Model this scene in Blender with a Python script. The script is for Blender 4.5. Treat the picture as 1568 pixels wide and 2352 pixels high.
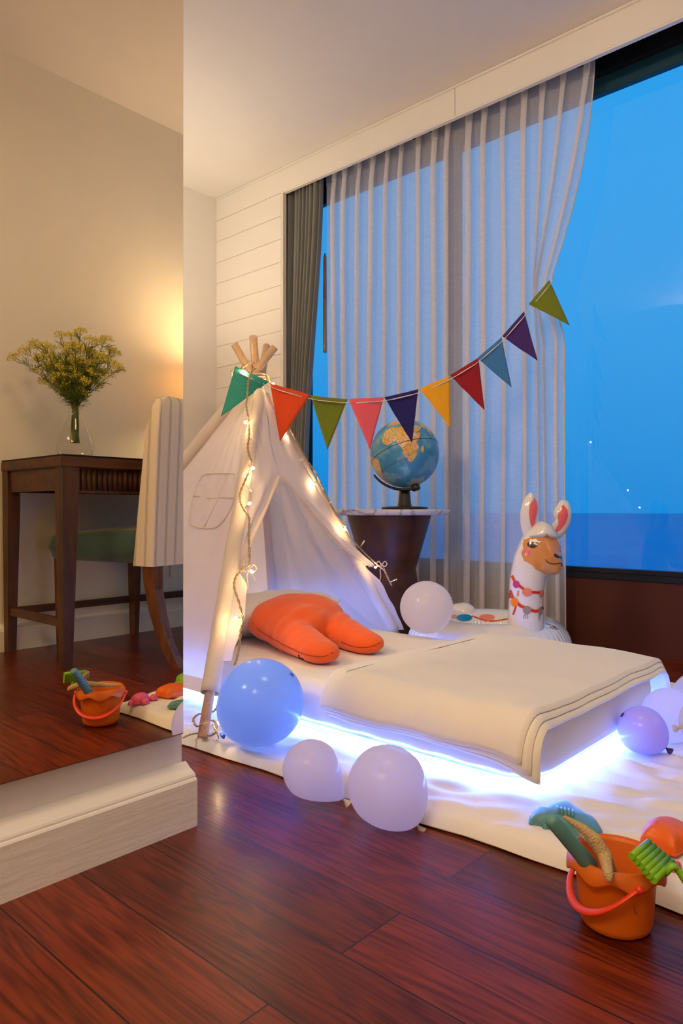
import bpy, bmesh, math, random
from mathutils import Vector, Matrix, noise
from mathutils.bvhtree import BVHTree
random.seed(7)
PI = math.pi
scene = bpy.context.scene
for o in list(bpy.data.objects): bpy.data.objects.remove(o)

# ------------------------------------------------------------------ camera, world, lights, exposure
CAMH = 0.57
YAW = math.atan2(0.670, 0.742)
cam_data = bpy.data.cameras.new('camera'); cam = bpy.data.objects.new('camera', cam_data)
scene.collection.objects.link(cam); scene.camera = cam
cam.location = (0, 0, CAMH); cam.rotation_euler = (PI/2, 0, YAW)
cam_data.sensor_fit = 'HORIZONTAL'; cam_data.sensor_width = 24.0
cam_data.lens = 24.0*1623/1568; cam_data.shift_y = -2/1568
cam_data.clip_start = 0.02; cam_data.clip_end = 9000

w = bpy.data.worlds.new('dusk_sky'); scene.world = w; w.use_nodes = True
nt = w.node_tree; nt.nodes.clear()
tc = nt.nodes.new('ShaderNodeTexCoord'); sx = nt.nodes.new('ShaderNodeSeparateXYZ')
rp = nt.nodes.new('ShaderNodeValToRGB'); bg = nt.nodes.new('ShaderNodeBackground'); ow = nt.nodes.new('ShaderNodeOutputWorld')
nt.links.new(tc.outputs['Generated'], sx.inputs[0]); nt.links.new(sx.outputs['Z'], rp.inputs[0])
nt.links.new(rp.outputs[0], bg.inputs[0]); nt.links.new(bg.outputs[0], ow.inputs[0])
cr = rp.color_ramp
cr.elements[0].position = 0.0; cr.elements[0].color = (.003, .245, .66, 1)
cr.elements[1].position = 0.75; cr.elements[1].color = (.012, .33, .80, 1)
e = cr.elements.new(0.22); e.color = (.035, .325, .75, 1)
e = cr.elements.new(0.42); e.color = (.032, .345, .79, 1)
bg.inputs[1].default_value = 1.12

WARM = (1.0, .56, .25)
def point_light(name, loc, watts, col=WARM, size=.05):
    l = bpy.data.lights.new(name, 'POINT'); l.energy = watts; l.color = col; l.shadow_soft_size = size
    o = bpy.data.objects.new(name, l); scene.collection.objects.link(o); o.location = loc
    return o
def area_light(name, loc, target, watts, col, sx_, sy_):
    l = bpy.data.lights.new(name, 'AREA'); l.energy = watts; l.color = col; l.shape = 'RECTANGLE'; l.size = sx_; l.size_y = sy_
    o = bpy.data.objects.new(name, l); scene.collection.objects.link(o); o.location = loc
    d = Vector(target)-Vector(loc); o.rotation_euler = d.to_track_quat('-Z', 'Y').to_euler()
    return o
# recessed ceiling downlight behind the camera and one over the foot of the bed
P_TABLE, P_FLOOR, P_CEIL = 26.0, 30.0, 60.0
C_TABLE, C_FLOOR, C_CEIL = (1, .70, .38), (1, .84, .62), (1, .74, .50)
area_light('ceiling_light', (-.2, -1.2, 2.43), (-.4, -.4, 0), P_CEIL, C_CEIL, 1.0, .8)
area_light('bed_downlight', (-.6, .95, 2.43), (-1.0, 1.5, 0), 15.0, C_CEIL, .5, .5)
# added fill light past the mirror wall, brightens the tent side and left wall
area_light('added_fill', (-1.75, -1.1, 2.43), (-2.0, .9, .5), 48.0, (1, .80, .58), .5, .5)
LED_COL = (.11, .245, 1.0); LED_STR = 64.0

vs = scene.view_settings
vs.view_transform = 'Standard'; vs.look = 'None'; vs.gamma = 1.0; vs.exposure = 0.0; vs.use_curve_mapping = False
scene.display_settings.display_device = 'sRGB'

# ------------------------------------------------------------------ measuring helpers (build-time only)
RT = Vector((.742, .670, 0)).normalized(); FW = Vector((-.670, .742, 0)).normalized(); UP = Vector((0, 0, 1))
CAM = Vector((0, 0, CAMH)); F = 1623.0
def at(px, py, s):                 # point at forward distance s
    return CAM + s*(FW + RT*((px-784)/F) + UP*((1174-py)/F))
def atz(px, py, z): return at(px, py, (CAMH-z)*F/(py-1174))
def aty(px, py, Y):
    d = FW + RT*((px-784)/F); return at(px, py, Y/d.y)
def pix(p):
    q = Vector(p)-CAM; s = q.dot(FW); return 784+F*q.dot(RT)/s, 1174-F*q.z/s, s
def onplane(px, py, p0, n):
    d = FW + RT*((px-784)/F) + UP*((1174-py)/F); return CAM + d*((Vector(p0)-CAM).dot(n)/d.dot(n))
MX = -1.063
def virt(px, py, s):               # a point seen in the wall mirror -> the real point
    p = at(px, py, s); return Vector((2*MX-p.x, p.y, p.z))

# ------------------------------------------------------------------ object helpers
ORG = {}
def meta(o, label=None, cat=None, group=None, kind=None):
    if label: o['label'] = label
    if cat: o['category'] = cat
    if group: o['group'] = group
    if kind: o['kind'] = kind
    return o
def thing(name, loc, label, cat, group=None):
    o = bpy.data.objects.new(name, None); scene.collection.objects.link(o)
    o.location = loc; o.empty_display_size = .05; ORG[o.name] = Vector(loc)
    return meta(o, label, cat, group)
def link(name, me, parent=None, mats=None, org=None, label=None):
    """me is in world coordinates; its origin is moved to the parent's (or given) origin"""
    o = bpy.data.objects.new(name, me)
    scene.collection.objects.link(o)
    if parent is not None: org = ORG[parent.name]
    elif org is None:
        if len(me.vertices):
            xs = [v.co for v in me.vertices]
            mn = Vector((min(v[i] for v in xs) for i in range(3))); mxx = Vector((max(v[i] for v in xs) for i in range(3)))
            org = Vector(((mn.x+mxx.x)/2, (mn.y+mxx.y)/2, mn.z))
        else: org = Vector((0, 0, 0))
    me.transform(Matrix.Translation(-Vector(org)))
    if parent is not None: o.parent = parent
    else: o.location = org
    ORG[o.name] = Vector(org)
    if mats is not None:
        for m in (mats if isinstance(mats, (list, tuple)) else [mats]): me.materials.append(m)
    if label: o['label'] = label
    return o
class B:
    """collects shapes in one bmesh"""
    def __init__(s): s.bm = bmesh.new()
    def vf(s, verts, faces, mi=0, smooth=True):
        vv = [s.bm.verts.new(v) for v in verts]
        for f in faces:
            try:
                fc = s.bm.faces.new([vv[i] for i in f]); fc.material_index = mi; fc.smooth = smooth
            except ValueError: pass
        return s
    def box(s, a, b, bev=0.0, mi=0):
        a = Vector(a); b = Vector(b); t = bmesh.new(); bmesh.ops.create_cube(t, size=1)
        for v in t.verts: v.co = Vector(((a[i]+b[i])/2 + v.co[i]*(b[i]-a[i]) for i in range(3)))
        if bev: bmesh.ops.bevel(t, geom=t.edges[:]+t.verts[:], offset=bev, segments=2, affect='EDGES')
        return s.merge(t, mi, False)
    def merge(s, t, mi=0, smooth=None):
        t.verts.index_update()
        vv = [s.bm.verts.new(v.co) for v in t.verts]
        for f in t.faces:
            try:
                fc = s.bm.faces.new([vv[v.index] for v in f.verts]); fc.material_index = mi; fc.smooth = f.smooth if smooth is None else smooth
            except ValueError: pass
        t.free(); return s
    def grid(s, fn, nu, nv, mi=0, cu=False, cv=False, smooth=True):
        P = [[fn(i/(nu if cu else nu-1), j/(nv if cv else nv-1)) for j in range(nv)] for i in range(nu)]
        vv = [[s.bm.verts.new(p) for p in r] for r in P]
        for i in range(nu if cu else nu-1):
            for j in range(nv if cv else nv-1):
                i2 = (i+1) % nu; j2 = (j+1) % nv
                try:
                    f = s.bm.faces.new((vv[i][j], vv[i2][j], vv[i2][j2], vv[i][j2])); f.material_index = mi; f.smooth = smooth
                except ValueError: pass
        return s
    def tube(s, pts, r, seg=8, mi=0, cap=True, flat=None, closed=False):
        pts = [Vector(p) for p in pts]; n = len(pts)
        rr = r if isinstance(r, (list, tuple)) else [r]*n
        rings = []; prev = None
        for i, p in enumerate(pts):
            if closed: d = pts[(i+1) % n]-pts[i-1]
            else: d = pts[min(i+1, n-1)]-pts[max(i-1, 0)]
            if d.length < 1e-9: d = Vector((0, 0, 1))
            d.normalize()
            if prev is None:
                a = Vector((0, 0, 1)) if abs(d.z) < .9 else Vector((1, 0, 0))
                u = d.cross(a).normalized()
            else:
                u = prev - d*prev.dot(d)
                u = u.normalized() if u.length > 1e-6 else d.orthogonal().normalized()
            prev = u; v = d.cross(u)
            k = 1.0 if flat is None else flat
            rings.append([s.bm.verts.new(p + rr[i]*(math.cos(2*PI*j/seg)*u + k*math.sin(2*PI*j/seg)*v)) for j in range(seg)])
        for i in range(n if closed else n-1):
            A = rings[i]; C = rings[(i+1) % n]
            for j in range(seg):
                f = s.bm.faces.new((A[j], A[(j+1) % seg], C[(j+1) % seg], C[j])); f.material_index = mi; f.smooth = True
        if cap and not closed:
            for ring in (list(reversed(rings[0])), rings[-1]):
                f = s.bm.faces.new(ring); f.material_index = mi
        return s
    def lathe(s, prof, c=(0, 0, 0), seg=40, mi=0, axis=None):
        c = Vector(c); q = Vector((0, 0, 1)).rotation_difference(Vector(axis)) if axis is not None else None
        rings = []
        for (r, z) in prof:
            ring = []
            for j in range(seg):
                p = Vector((max(r, 1e-5)*math.cos(2*PI*j/seg), max(r, 1e-5)*math.sin(2*PI*j/seg), z))
                if q: p = q @ p
                ring.append(s.bm.verts.new(c+p))
            rings.append(ring)
        for i in range(len(prof)-1):
            for j in range(seg):
                f = s.bm.faces.new((rings[i][j], rings[i][(j+1) % seg], rings[i+1][(j+1) % seg], rings[i+1][j])); f.material_index = mi; f.smooth = True
        return s
    def ball(s, c, r, sub=2, mi=0, M=None):
        t = bmesh.new(); bmesh.ops.create_icosphere(t, subdivisions=sub, radius=1)
        rv = Vector(r) if isinstance(r, (tuple, list, Vector)) else Vector((r, r, r))
        for v in t.verts:
            p = Vector((v.co[i]*rv[i] for i in range(3)))
            if M: p = M @ p
            v.co = p + Vector(c)
        return s.merge(t, mi, True)
    def dome(s, outline, h, n_=8, mi=0, cen=None, up=UP, both=False, pw=.5):
        """inflate an outline (list of points) towards its centre"""
        o = [Vector(p) for p in outline]; c = Vector(cen) if cen is not None else sum(o, Vector())/len(o)
        for sgn in ((1, -1) if both else (1,)):
            rings = []
            for k in range(n_+1):
                a = k/n_*PI/2; sc = math.cos(a) if k < n_ else 0.02; hh = h*math.sin(a)**(pw*2)
                rings.append([s.bm.verts.new(c+(p-c)*sc+up*hh*sgn) for p in o])
            m = len(o)
            for k in range(n_):
                for j in range(m):
                    f = s.bm.faces.new((rings[k][j], rings[k][(j+1) % m], rings[k+1][(j+1) % m], rings[k+1][j])); f.material_index = mi; f.smooth = True
        return s
    def prism(s, poly, d, mi=0):
        d = Vector(d); n = len(poly); a = [s.bm.verts.new(p) for p in poly]; b = [s.bm.verts.new(Vector(p)+d) for p in poly]
        fs = [s.bm.faces.new(a), s.bm.faces.new(list(reversed(b)))]
        for i in range(n): fs.append(s.bm.faces.new((a[i], b[i], b[(i+1) % n], a[(i+1) % n])))
        for f in fs: f.material_index = mi
        return s
    def mesh(s, name='m', weld=False):
        if weld: bmesh.ops.remove_doubles(s.bm, verts=s.bm.verts, dist=1e-5)
        bmesh.ops.recalc_face_normals(s.bm, faces=s.bm.faces[:])
        me = bpy.data.meshes.new(name); s.bm.to_mesh(me); s.bm.free(); return me
    def make(s, name, mats, parent=None, org=None, label=None, solid=0, weld=False):
        o = link(name, s.mesh(name, weld), parent, mats, org, label)
        if solid:
            m = o.modifiers.new('thickness', 'SOLIDIFY'); m.thickness = solid; m.offset = 0
        return o
def smoothpath(pts, n=8):
    pts = [Vector(p) for p in pts]; out = []
    for i in range(len(pts)-1):
        p0 = pts[max(i-1, 0)]; p1 = pts[i]; p2 = pts[i+1]; p3 = pts[min(i+2, len(pts)-1)]
        for k in range(n):
            t = k/n; out.append(.5*((2*p1)+(p2-p0)*t+(2*p0-5*p1+4*p2-p3)*t*t+(3*p1-p0-3*p2+p3)*t**3))
    out.append(pts[-1]); return out
def closedpath(pts, n=5):
    pts = [Vector(p) for p in pts]; m = len(pts); out = []
    for i in range(m):
        p0, p1, p2, p3 = pts[i-1], pts[i], pts[(i+1) % m], pts[(i+2) % m]
        for k in range(n):
            t = k/n; out.append(.5*((2*p1)+(p2-p0)*t+(2*p0-5*p1+4*p2-p3)*t*t+(3*p1-p0-3*p2+p3)*t**3))
    return out
def lerp(a, b, t): return a+(b-a)*t
def interp(path, t):
    x = t*(len(path)-1); i = min(int(x), len(path)-2); return path[i].lerp(path[i+1], x-i)
def sst(a, b, x):
    t = min(max((x-a)/(b-a), 0), 1); return t*t*(3-2*t)
def nz(p, sc, seed=0): return noise.noise(Vector(p)*sc+Vector((seed*7.3, seed*3.1, seed*1.7)))
def blob(balls, voxel, smooth=6):
    """join overlapping balls/capsules into one continuous skin"""
    b = B()
    for (c, r) in balls: b.ball(c, r, 3)
    o = bpy.data.objects.new('tmp', b.mesh()); scene.collection.objects.link(o)
    m = o.modifiers.new('r', 'REMESH'); m.mode = 'VOXEL'; m.voxel_size = voxel; m.use_smooth_shade = True
    if smooth:
        m = o.modifiers.new('s', 'SMOOTH'); m.iterations = smooth; m.factor = .6
    dg = bpy.context.evaluated_depsgraph_get(); dg.update()
    me = bpy.data.meshes.new_from_object(o.evaluated_get(dg)); bpy.data.objects.remove(o)
    for p in me.polygons: p.use_smooth = True
    return me
def chain(pts, n=6):
    """balls along a chain of (point, radius)"""
    out = []
    for i in range(len(pts)-1):
        for k in range(n): out.append((pts[i][0].lerp(pts[i+1][0], k/n), lerp(pts[i][1], pts[i+1][1], k/n)))
    out.append(pts[-1]); return out
def bvh_of(me): 
    t = bmesh.new(); t.from_mesh(me); bv = BVHTree.FromBMesh(t); t.free(); return bv
def printed(b, bv, poly, mi=0, off=.0012, cuts=3, org=None):
    """a printed patch that lies on a surface; outline given by sight lines from CAM (or org)"""
    t = bmesh.new(); fc = t.faces.new([t.verts.new((x, y, 0)) for x, y in poly])
    bmesh.ops.triangulate(t, faces=[fc])
    for _ in range(cuts):
        es = [e for e in t.edges if e.calc_length() > 5]
        if es: bmesh.ops.subdivide_edges(t, edges=es, cuts=1); bmesh.ops.triangulate(t, faces=t.faces[:])
    for v in t.verts:
        tgt = at(v.co.x, v.co.y, 1.0); d = (tgt-CAM).normalized()
        loc, n_, i_, dist = bv.ray_cast(CAM, d)
        if loc is None:
            loc, n_, i_, dist = bv.find_nearest(CAM+d*2.4)
        if n_.dot(d) > 0: n_ = -n_
        v.co = loc+n_*off
    b.merge(t, mi, True); return b
def strip_px(pts, wd):
    L = []; R = []
    for i, (x, y) in enumerate(pts):
        a = pts[max(i-1, 0)]; c = pts[min(i+1, len(pts)-1)]; dx, dy = c[0]-a[0], c[1]-a[1]; l = math.hypot(dx, dy) or 1
        L.append((x-dy/l*wd/2, y+dx/l*wd/2)); R.append((x+dy/l*wd/2, y-dx/l*wd/2))
    return L+R[::-1]
def circ_px(x, y, rx, ry, n=16): return [(x+rx*math.cos(2*PI*k/n), y+ry*math.sin(2*PI*k/n)) for k in range(n)]

# ------------------------------------------------------------------ materials
def newmat(name):
    m = bpy.data.materials.new(name); m.use_nodes = True; return m, m.node_tree, m.node_tree.nodes['Principled BSDF']
def mat(name, col, rough=.5, metal=0, spec=.5, var=.0, vscale=8, bump=0, bscale=60, bstretch=(1, 1, 1), coat=0, sheen=0, trans=0, transcol=None, sss=0, emit=None, estr=0):
    m, nt, p = newmat(name); N = nt.nodes; L = nt.links
    p.inputs['Base Color'].default_value = (*col, 1); p.inputs['Roughness'].default_value = rough; p.inputs['Metallic'].default_value = metal
    p.inputs['Specular IOR Level'].default_value = spec; p.inputs['Coat Weight'].default_value = coat; p.inputs['Sheen Weight'].default_value = sheen
    if sss: p.inputs['Subsurface Weight'].default_value = sss; p.inputs['Subsurface Scale'].default_value = .02; p.inputs['Subsurface Radius'].default_value = (1, .8, .7)
    if emit: p.inputs['Emission Color'].default_value = (*emit, 1); p.inputs['Emission Strength'].default_value = estr
    tc = N.new('ShaderNodeTexCoord')
    nz_ = N.new('ShaderNodeTexNoise'); nz_.inputs['Scale'].default_value = vscale; nz_.inputs['Detail'].default_value = 4
    L.new(tc.outputs['Object'], nz_.inputs['Vector'])
    mx = N.new('ShaderNodeMix'); mx.data_type = 'RGBA'
    k = max(var, .02)
    mx.inputs['A'].default_value = (*[c*(1-k) for c in col], 1); mx.inputs['B'].default_value = (*[min(c*(1+k), 1) for c in col], 1)
    L.new(nz_.outputs['Fac'], mx.inputs['Factor']); L.new(mx.outputs['Result'], p.inputs['Base Color'])
    if bump:
        mp = N.new('ShaderNodeMapping'); mp.inputs['Scale'].default_value = bstretch
        n2 = N.new('ShaderNodeTexNoise'); n2.inputs['Scale'].default_value = bscale; n2.inputs['Detail'].default_value = 5
        bp = N.new('ShaderNodeBump'); bp.inputs['Strength'].default_value = bump; bp.inputs['Distance'].default_value = .01
        L.new(tc.outputs['Object'], mp.inputs[0]); L.new(mp.outputs[0], n2.inputs['Vector']); L.new(n2.outputs['Fac'], bp.inputs['Height']); L.new(bp.outputs[0], p.inputs['Normal'])
    if trans:
        tr = N.new('ShaderNodeBsdfTranslucent'); tr.inputs[0].default_value = (*(transcol or col), 1)
        ms = N.new('ShaderNodeMixShader'); ms.inputs[0].default_value = trans
        L.new(p.outputs[0], ms.inputs[1]); L.new(tr.outputs[0], ms.inputs[2]); L.new(ms.outputs[0], N['Material Output'].inputs[0])
    return m
def emitmat(name, col, strength):
    m = bpy.data.materials.new(name); m.use_nodes = True; nt = m.node_tree; nt.nodes.clear()
    e = nt.nodes.new('ShaderNodeEmission'); e.inputs[0].default_value = (*col, 1); e.inputs[1].default_value = strength
    o = nt.nodes.new('ShaderNodeOutputMaterial'); nt.links.new(e.outputs[0], o.inputs[0]); return m
def woodmat(name, c1, c2, rough=.35, scale=12, stretch=(1, 1, .12), coat=.2):
    m, nt, p = newmat(name); N = nt.nodes; L = nt.links
    tc = N.new('ShaderNodeTexCoord'); mp = N.new('ShaderNodeMapping'); mp.inputs['Scale'].default_value = stretch
    n1 = N.new('ShaderNodeTexNoise'); n1.inputs['Scale'].default_value = scale*3; n1.inputs['Detail'].default_value = 8; n1.inputs['Distortion'].default_value = .6
    r = N.new('ShaderNodeValToRGB'); r.color_ramp.elements[0].position = .35; r.color_ramp.elements[1].position = .7
    r.color_ramp.elements[0].color = (*c1, 1); r.color_ramp.elements[1].color = (*c2, 1)
    L.new(tc.outputs['Object'], mp.inputs[0]); L.new(mp.outputs[0], n1.inputs['Vector']); L.new(n1.outputs['Fac'], r.inputs[0]); L.new(r.outputs[0], p.inputs['Base Color'])
    p.inputs['Roughness'].default_value = rough; p.inputs['Coat Weight'].default_value = coat
    bp = N.new('ShaderNodeBump'); bp.inputs['Strength'].default_value = .08; bp.inputs['Distance'].default_value = .005
    L.new(n1.outputs['Fac'], bp.inputs['Height']); L.new(bp.outputs[0], p.inputs['Normal'])
    return m

M = {}
M['wall'] = mat('wall_paint', (.80, .77, .71), .6, bump=.05, bscale=90)
M['wall_right'] = mat('wallcovering', (.80, .76, .66), .75, bump=.15, bscale=220)
M['ceiling'] = mat('ceiling_paint', (.80, .76, .71), .7)
M['board'] = mat('painted_board', (.83, .80, .74), .4, bump=.04, bscale=40, bstretch=(.2, 1, 3))
M['base'] = mat('skirting_paint', (.80, .76, .68), .35, bump=.12, bscale=60, bstretch=(3, .15, 1.5))
M['black'] = mat('black_metal', (.007, .008, .012), .5, spec=.25)
M['teal_dark'] = mat('outer_frame', (.008, .05, .075), .4)
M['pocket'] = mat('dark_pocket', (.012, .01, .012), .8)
M['brown'] = mat('brown_panel', (.075, .016, .004), .6, spec=.25, var=.1, bump=.03, bscale=200)
M['gold_edge'] = mat('mirror_edge', (.30, .19, .08), .3, metal=.6)
def planks():
    m, nt, p = newmat('red_oak_planks'); N = nt.nodes; L = nt.links
    tc = N.new('ShaderNodeTexCoord')
    br = N.new('ShaderNodeTexBrick'); br.offset = .5; br.offset_frequency = 2; br.squash = 1
    br.inputs['Scale'].default_value = 1; br.inputs['Brick Width'].default_value = .93; br.inputs['Row Height'].default_value = .125
    br.inputs['Mortar Size'].default_value = .0016; br.inputs['Mortar Smooth'].default_value = .3; br.inputs['Bias'].default_value = 0
    br.inputs['Color1'].default_value = (0, 0, 0, 1); br.inputs['Color2'].default_value = (1, 1, 1, 1); br.inputs['Mortar'].default_value = (.5, .5, .5, 1)
    mp = N.new('ShaderNodeMapping'); mp.inputs['Location'].default_value = (.61+.93*10, -.425+.125*8+.125, 0)
    L.new(tc.outputs['Object'], mp.inputs[0]); L.new(mp.outputs[0], br.inputs['Vector'])
    # grain: stretched noise shifted per plank
    s2 = N.new('ShaderNodeMapping'); s2.inputs['Scale'].default_value = (.9, 9, 1)
    add = N.new('ShaderNodeVectorMath'); add.operation = 'ADD'
    sc = N.new('ShaderNodeVectorMath'); sc.operation = 'SCALE'; sc.inputs[3].default_value = 37
    L.new(br.outputs['Color'], sc.inputs[0]); L.new(tc.outputs['Object'], add.inputs[0]); L.new(sc.outputs[0], add.inputs[1]); L.new(add.outputs[0], s2.inputs[0])
    n1 = N.new('ShaderNodeTexNoise'); n1.inputs['Scale'].default_value = 1.6; n1.inputs['Detail'].default_value = 3; n1.inputs['Distortion'].default_value = .4
    L.new(s2.outputs[0], n1.inputs['Vector'])
    wv = N.new('ShaderNodeMath'); wv.operation = 'MULTIPLY'; wv.inputs[1].default_value = 75; L.new(n1.outputs['Fac'], wv.inputs[0])
    sn = N.new('ShaderNodeMath'); sn.operation = 'SINE'; L.new(wv.outputs[0], sn.inputs[0])
    f3 = N.new('ShaderNodeMapping'); f3.inputs['Scale'].default_value = (9, 200, 1); L.new(add.outputs[0], f3.inputs[0])
    n3 = N.new('ShaderNodeTexNoise'); n3.inputs['Scale'].default_value = 1; n3.inputs['Detail'].default_value = 6; L.new(f3.outputs[0], n3.inputs['Vector'])
    ma = N.new('ShaderNodeMath'); ma.operation = 'MULTIPLY_ADD'; ma.inputs[1].default_value = .13; L.new(sn.outputs[0], ma.inputs[0]); L.new(n3.outputs['Fac'], ma.inputs[2])
    r = N.new('ShaderNodeValToRGB'); r.color_ramp.elements[0].position = .22; r.color_ramp.elements[1].position = .72
    r.color_ramp.elements[0].color = (.072, .007, .002, 1); r.color_ramp.elements[1].color = (.215, .031, .007, 1)
    L.new(ma.outputs[0], r.inputs[0])
    # per-plank tone
    tone = N.new('ShaderNodeMix'); tone.data_type = 'RGBA'; tone.blend_type = 'MULTIPLY'; tone.inputs['Factor'].default_value = 1
    tr = N.new('ShaderNodeValToRGB'); tr.color_ramp.elements[0].color = (.62, .58, .56, 1); tr.color_ramp.elements[1].color = (1.12, 1.1, 1.08, 1)
    L.new(br.outputs['Color'], tr.inputs[0]); L.new(r.outputs[0], tone.inputs['A']); L.new(tr.outputs[0], tone.inputs['B'])
    mo = N.new('ShaderNodeMix'); mo.data_type = 'RGBA'; mo.inputs['B'].default_value = (.02, .006, .003, 1)
    L.new(br.outputs['Fac'], mo.inputs['Factor']); L.new(tone.outputs['Result'], mo.inputs['A']); L.new(mo.outputs['Result'], p.inputs['Base Color'])
    nr = N.new('ShaderNodeTexNoise'); nr.inputs['Scale'].default_value = 3; L.new(tc.outputs['Object'], nr.inputs['Vector'])
    mr = N.new('ShaderNodeMapRange'); mr.inputs['To Min'].default_value = .22; mr.inputs['To Max'].default_value = .42; L.new(nr.outputs['Fac'], mr.inputs['Value']); L.new(mr.outputs[0], p.inputs['Roughness'])
    h = N.new('ShaderNodeMath'); h.operation = 'SUBTRACT'; L.new(ma.outputs[0], h.inputs[0]); 
    h2 = N.new('ShaderNodeMath'); h2.operation = 'MULTIPLY'; h2.inputs[1].default_value = 3; L.new(br.outputs['Fac'], h2.inputs[0]); L.new(h2.outputs[0], h.inputs[1])
    bp = N.new('ShaderNodeBump'); bp.inputs['Strength'].default_value = .15; bp.inputs['Distance'].default_value = .0012
    L.new(h.outputs[0], bp.inputs['Height']); L.new(bp.outputs[0], p.inputs['Normal'])
    p.inputs['Specular IOR Level'].default_value = .32; p.inputs['Coat Weight'].default_value = .06; p.inputs['Coat Roughness'].default_value = .2
    return m
M['floor'] = planks()
def mirrormat():
    m = bpy.data.materials.new('mirror_silver'); m.use_nodes = True; nt = m.node_tree; nt.nodes.clear()
    g = nt.nodes.new('ShaderNodeBsdfGlossy'); g.inputs['Color'].default_value = (.90, .86, .76, 1); g.inputs['Roughness'].default_value = 0
    tc = nt.nodes.new('ShaderNodeTexCoord'); n = nt.nodes.new('ShaderNodeTexNoise'); n.inputs['Scale'].default_value = 2
    mr = nt.nodes.new('ShaderNodeMix'); mr.data_type = 'RGBA'; mr.inputs['A'].default_value = (.93, .85, .64, 1); mr.inputs['B'].default_value = (.93, .86, .66, 1)
    nt.links.new(tc.outputs['Object'], n.inputs['Vector']); nt.links.new(n.outputs['Fac'], mr.inputs['Factor']); nt.links.new(mr.outputs['Result'], g.inputs['Color'])
    o = nt.nodes.new('ShaderNodeOutputMaterial'); nt.links.new(g.outputs[0], o.inputs[0]); return m
def panemat(name, tint=(.93, .97, 1), ior=1.45, boost=1.0):
    m = bpy.data.materials.new(name); m.use_nodes = True; nt = m.node_tree; nt.nodes.clear()
    t = nt.nodes.new('ShaderNodeBsdfTransparent'); t.inputs[0].default_value = (*tint, 1)
    g = nt.nodes.new('ShaderNodeBsdfGlossy'); g.inputs['Roughness'].default_value = .01
    fr = nt.nodes.new('ShaderNodeFresnel'); ge = nt.nodes.new('ShaderNodeNewGeometry'); mi = nt.nodes.new('ShaderNodeMix'); mi.inputs['A'].default_value = ior; mi.inputs['B'].default_value = 1/ior
    nt.links.new(ge.outputs['Backfacing'], mi.inputs['Factor']); nt.links.new(mi.outputs['Result'], fr.inputs[0])
    mu = nt.nodes.new('ShaderNodeMath'); mu.operation = 'MULTIPLY'; mu.inputs[1].default_value = boost; nt.links.new(fr.outputs[0], mu.inputs[0])
    mx = nt.nodes.new('ShaderNodeMixShader'); nt.links.new(mu.outputs[0], mx.inputs[0]); nt.links.new(t.outputs[0], mx.inputs[1]); nt.links.new(g.outputs[0], mx.inputs[2])
    o = nt.nodes.new('ShaderNodeOutputMaterial'); nt.links.new(mx.outputs[0], o.inputs[0]); return m
M['mirror'] = mirrormat(); M['pane'] = panemat('window_glass', (.97, .98, 1))
M['vase'] = panemat('vase_glass', (.95, .95, .93), 1.5, 1.2)
def seamat():
    m, nt, p = newmat('sea_water'); N = nt.nodes; L = nt.links
    tc = N.new('ShaderNodeTexCoord'); mp = N.new('ShaderNodeMapping'); mp.inputs['Scale'].default_value = (.05, .012, 1); mp.inputs['Rotation'].default_value = (0, 0, YAW)
    n = N.new('ShaderNodeTexNoise'); n.inputs['Scale'].default_value = 1; n.inputs['Detail'].default_value = 8
    L.new(tc.outputs['Object'], mp.inputs[0]); L.new(mp.outputs[0], n.inputs['Vector'])
    r = N.new('ShaderNodeValToRGB'); r.color_ramp.elements[0].color = (.0, .27, .52, 1); r.color_ramp.elements[1].color = (.008, .36, .64, 1)
    L.new(n.outputs['Fac'], r.inputs[0]); L.new(r.outputs[0], p.inputs['Base Color']); p.inputs['Roughness'].default_value = .6
    p.inputs['Specular IOR Level'].default_value = .3
    return m
M['sea'] = seamat()

# ------------------------------------------------------------------ room shell
XL, XR, YW, H = -3.43, .841, 2.667, 2.46
YB, YG = -2.4, 2.86
def struct(name, b, m, **k): return meta(b.make(name, m, **k), kind='structure')
struct('floor', B().box((XL-.1, YB-.1, -.1), (XR+.1, YG+.1, 0)), M['floor'], org=(0, 0, 0))
struct('ceiling', B().box((XL-.1, YB-.1, H), (XR+.1, YG+.2, H+.1)), M['ceiling'])
struct('wall_left', B().box((XL-.1, YB-.1, 0), (XL, YG+.1, H)), M['wall'])
struct('wall_right', B().box((XR, YB-.1, 0), (XR+.1, YG+.1, H)), M['wall_right'])
struct('wall_back', B().box((XL, YB-.1, 0), (XR, YB, H)), M['wall'])
WE = .767; WF = -1.088
struct('wall_divider', B().box((-1.22, YB, 0), (WF, WE, H)), M['wall'])
# window wall: horizontal boards, header fascia, returns, dark curtain pocket
b = B(); GZ = 2.325; z = GZ
while z > .005:
    zb = max(z-.127, 0); b.box((XL, YW, zb+.0012), (-2.856, YW+.025, z-.0012), .0016); z -= .127
b.box((XL, YW+.006, 0), (-2.86, YW+.03, H))
b.box((-2.854, YW-.002, 0), (-2.84, YW+.025, 2.332), .001)
struct('wall_window', b, M['board'])
b = B(); xj = aty(1044, 280, YW).x
b.box((XL, YW, GZ+.001), (xj-.001, YW+.022, H), .0012); b.box((xj+.001, YW, GZ+.001), (XR, YW+.022, H), .0012)
b.box((-2.84, YW+.0, 2.318), (XR, YW+.022, 2.326), .001)
b.box((XL, YW-.006, H-.012), (XR, YW, H), .002)
struct('trim_header', b, M['board'])
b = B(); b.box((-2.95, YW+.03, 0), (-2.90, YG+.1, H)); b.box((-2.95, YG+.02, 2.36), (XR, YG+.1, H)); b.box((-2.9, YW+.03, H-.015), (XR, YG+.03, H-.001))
b.box((-2.90, YW+.027, 0), (-2.86, YW+.032, H))
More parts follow.
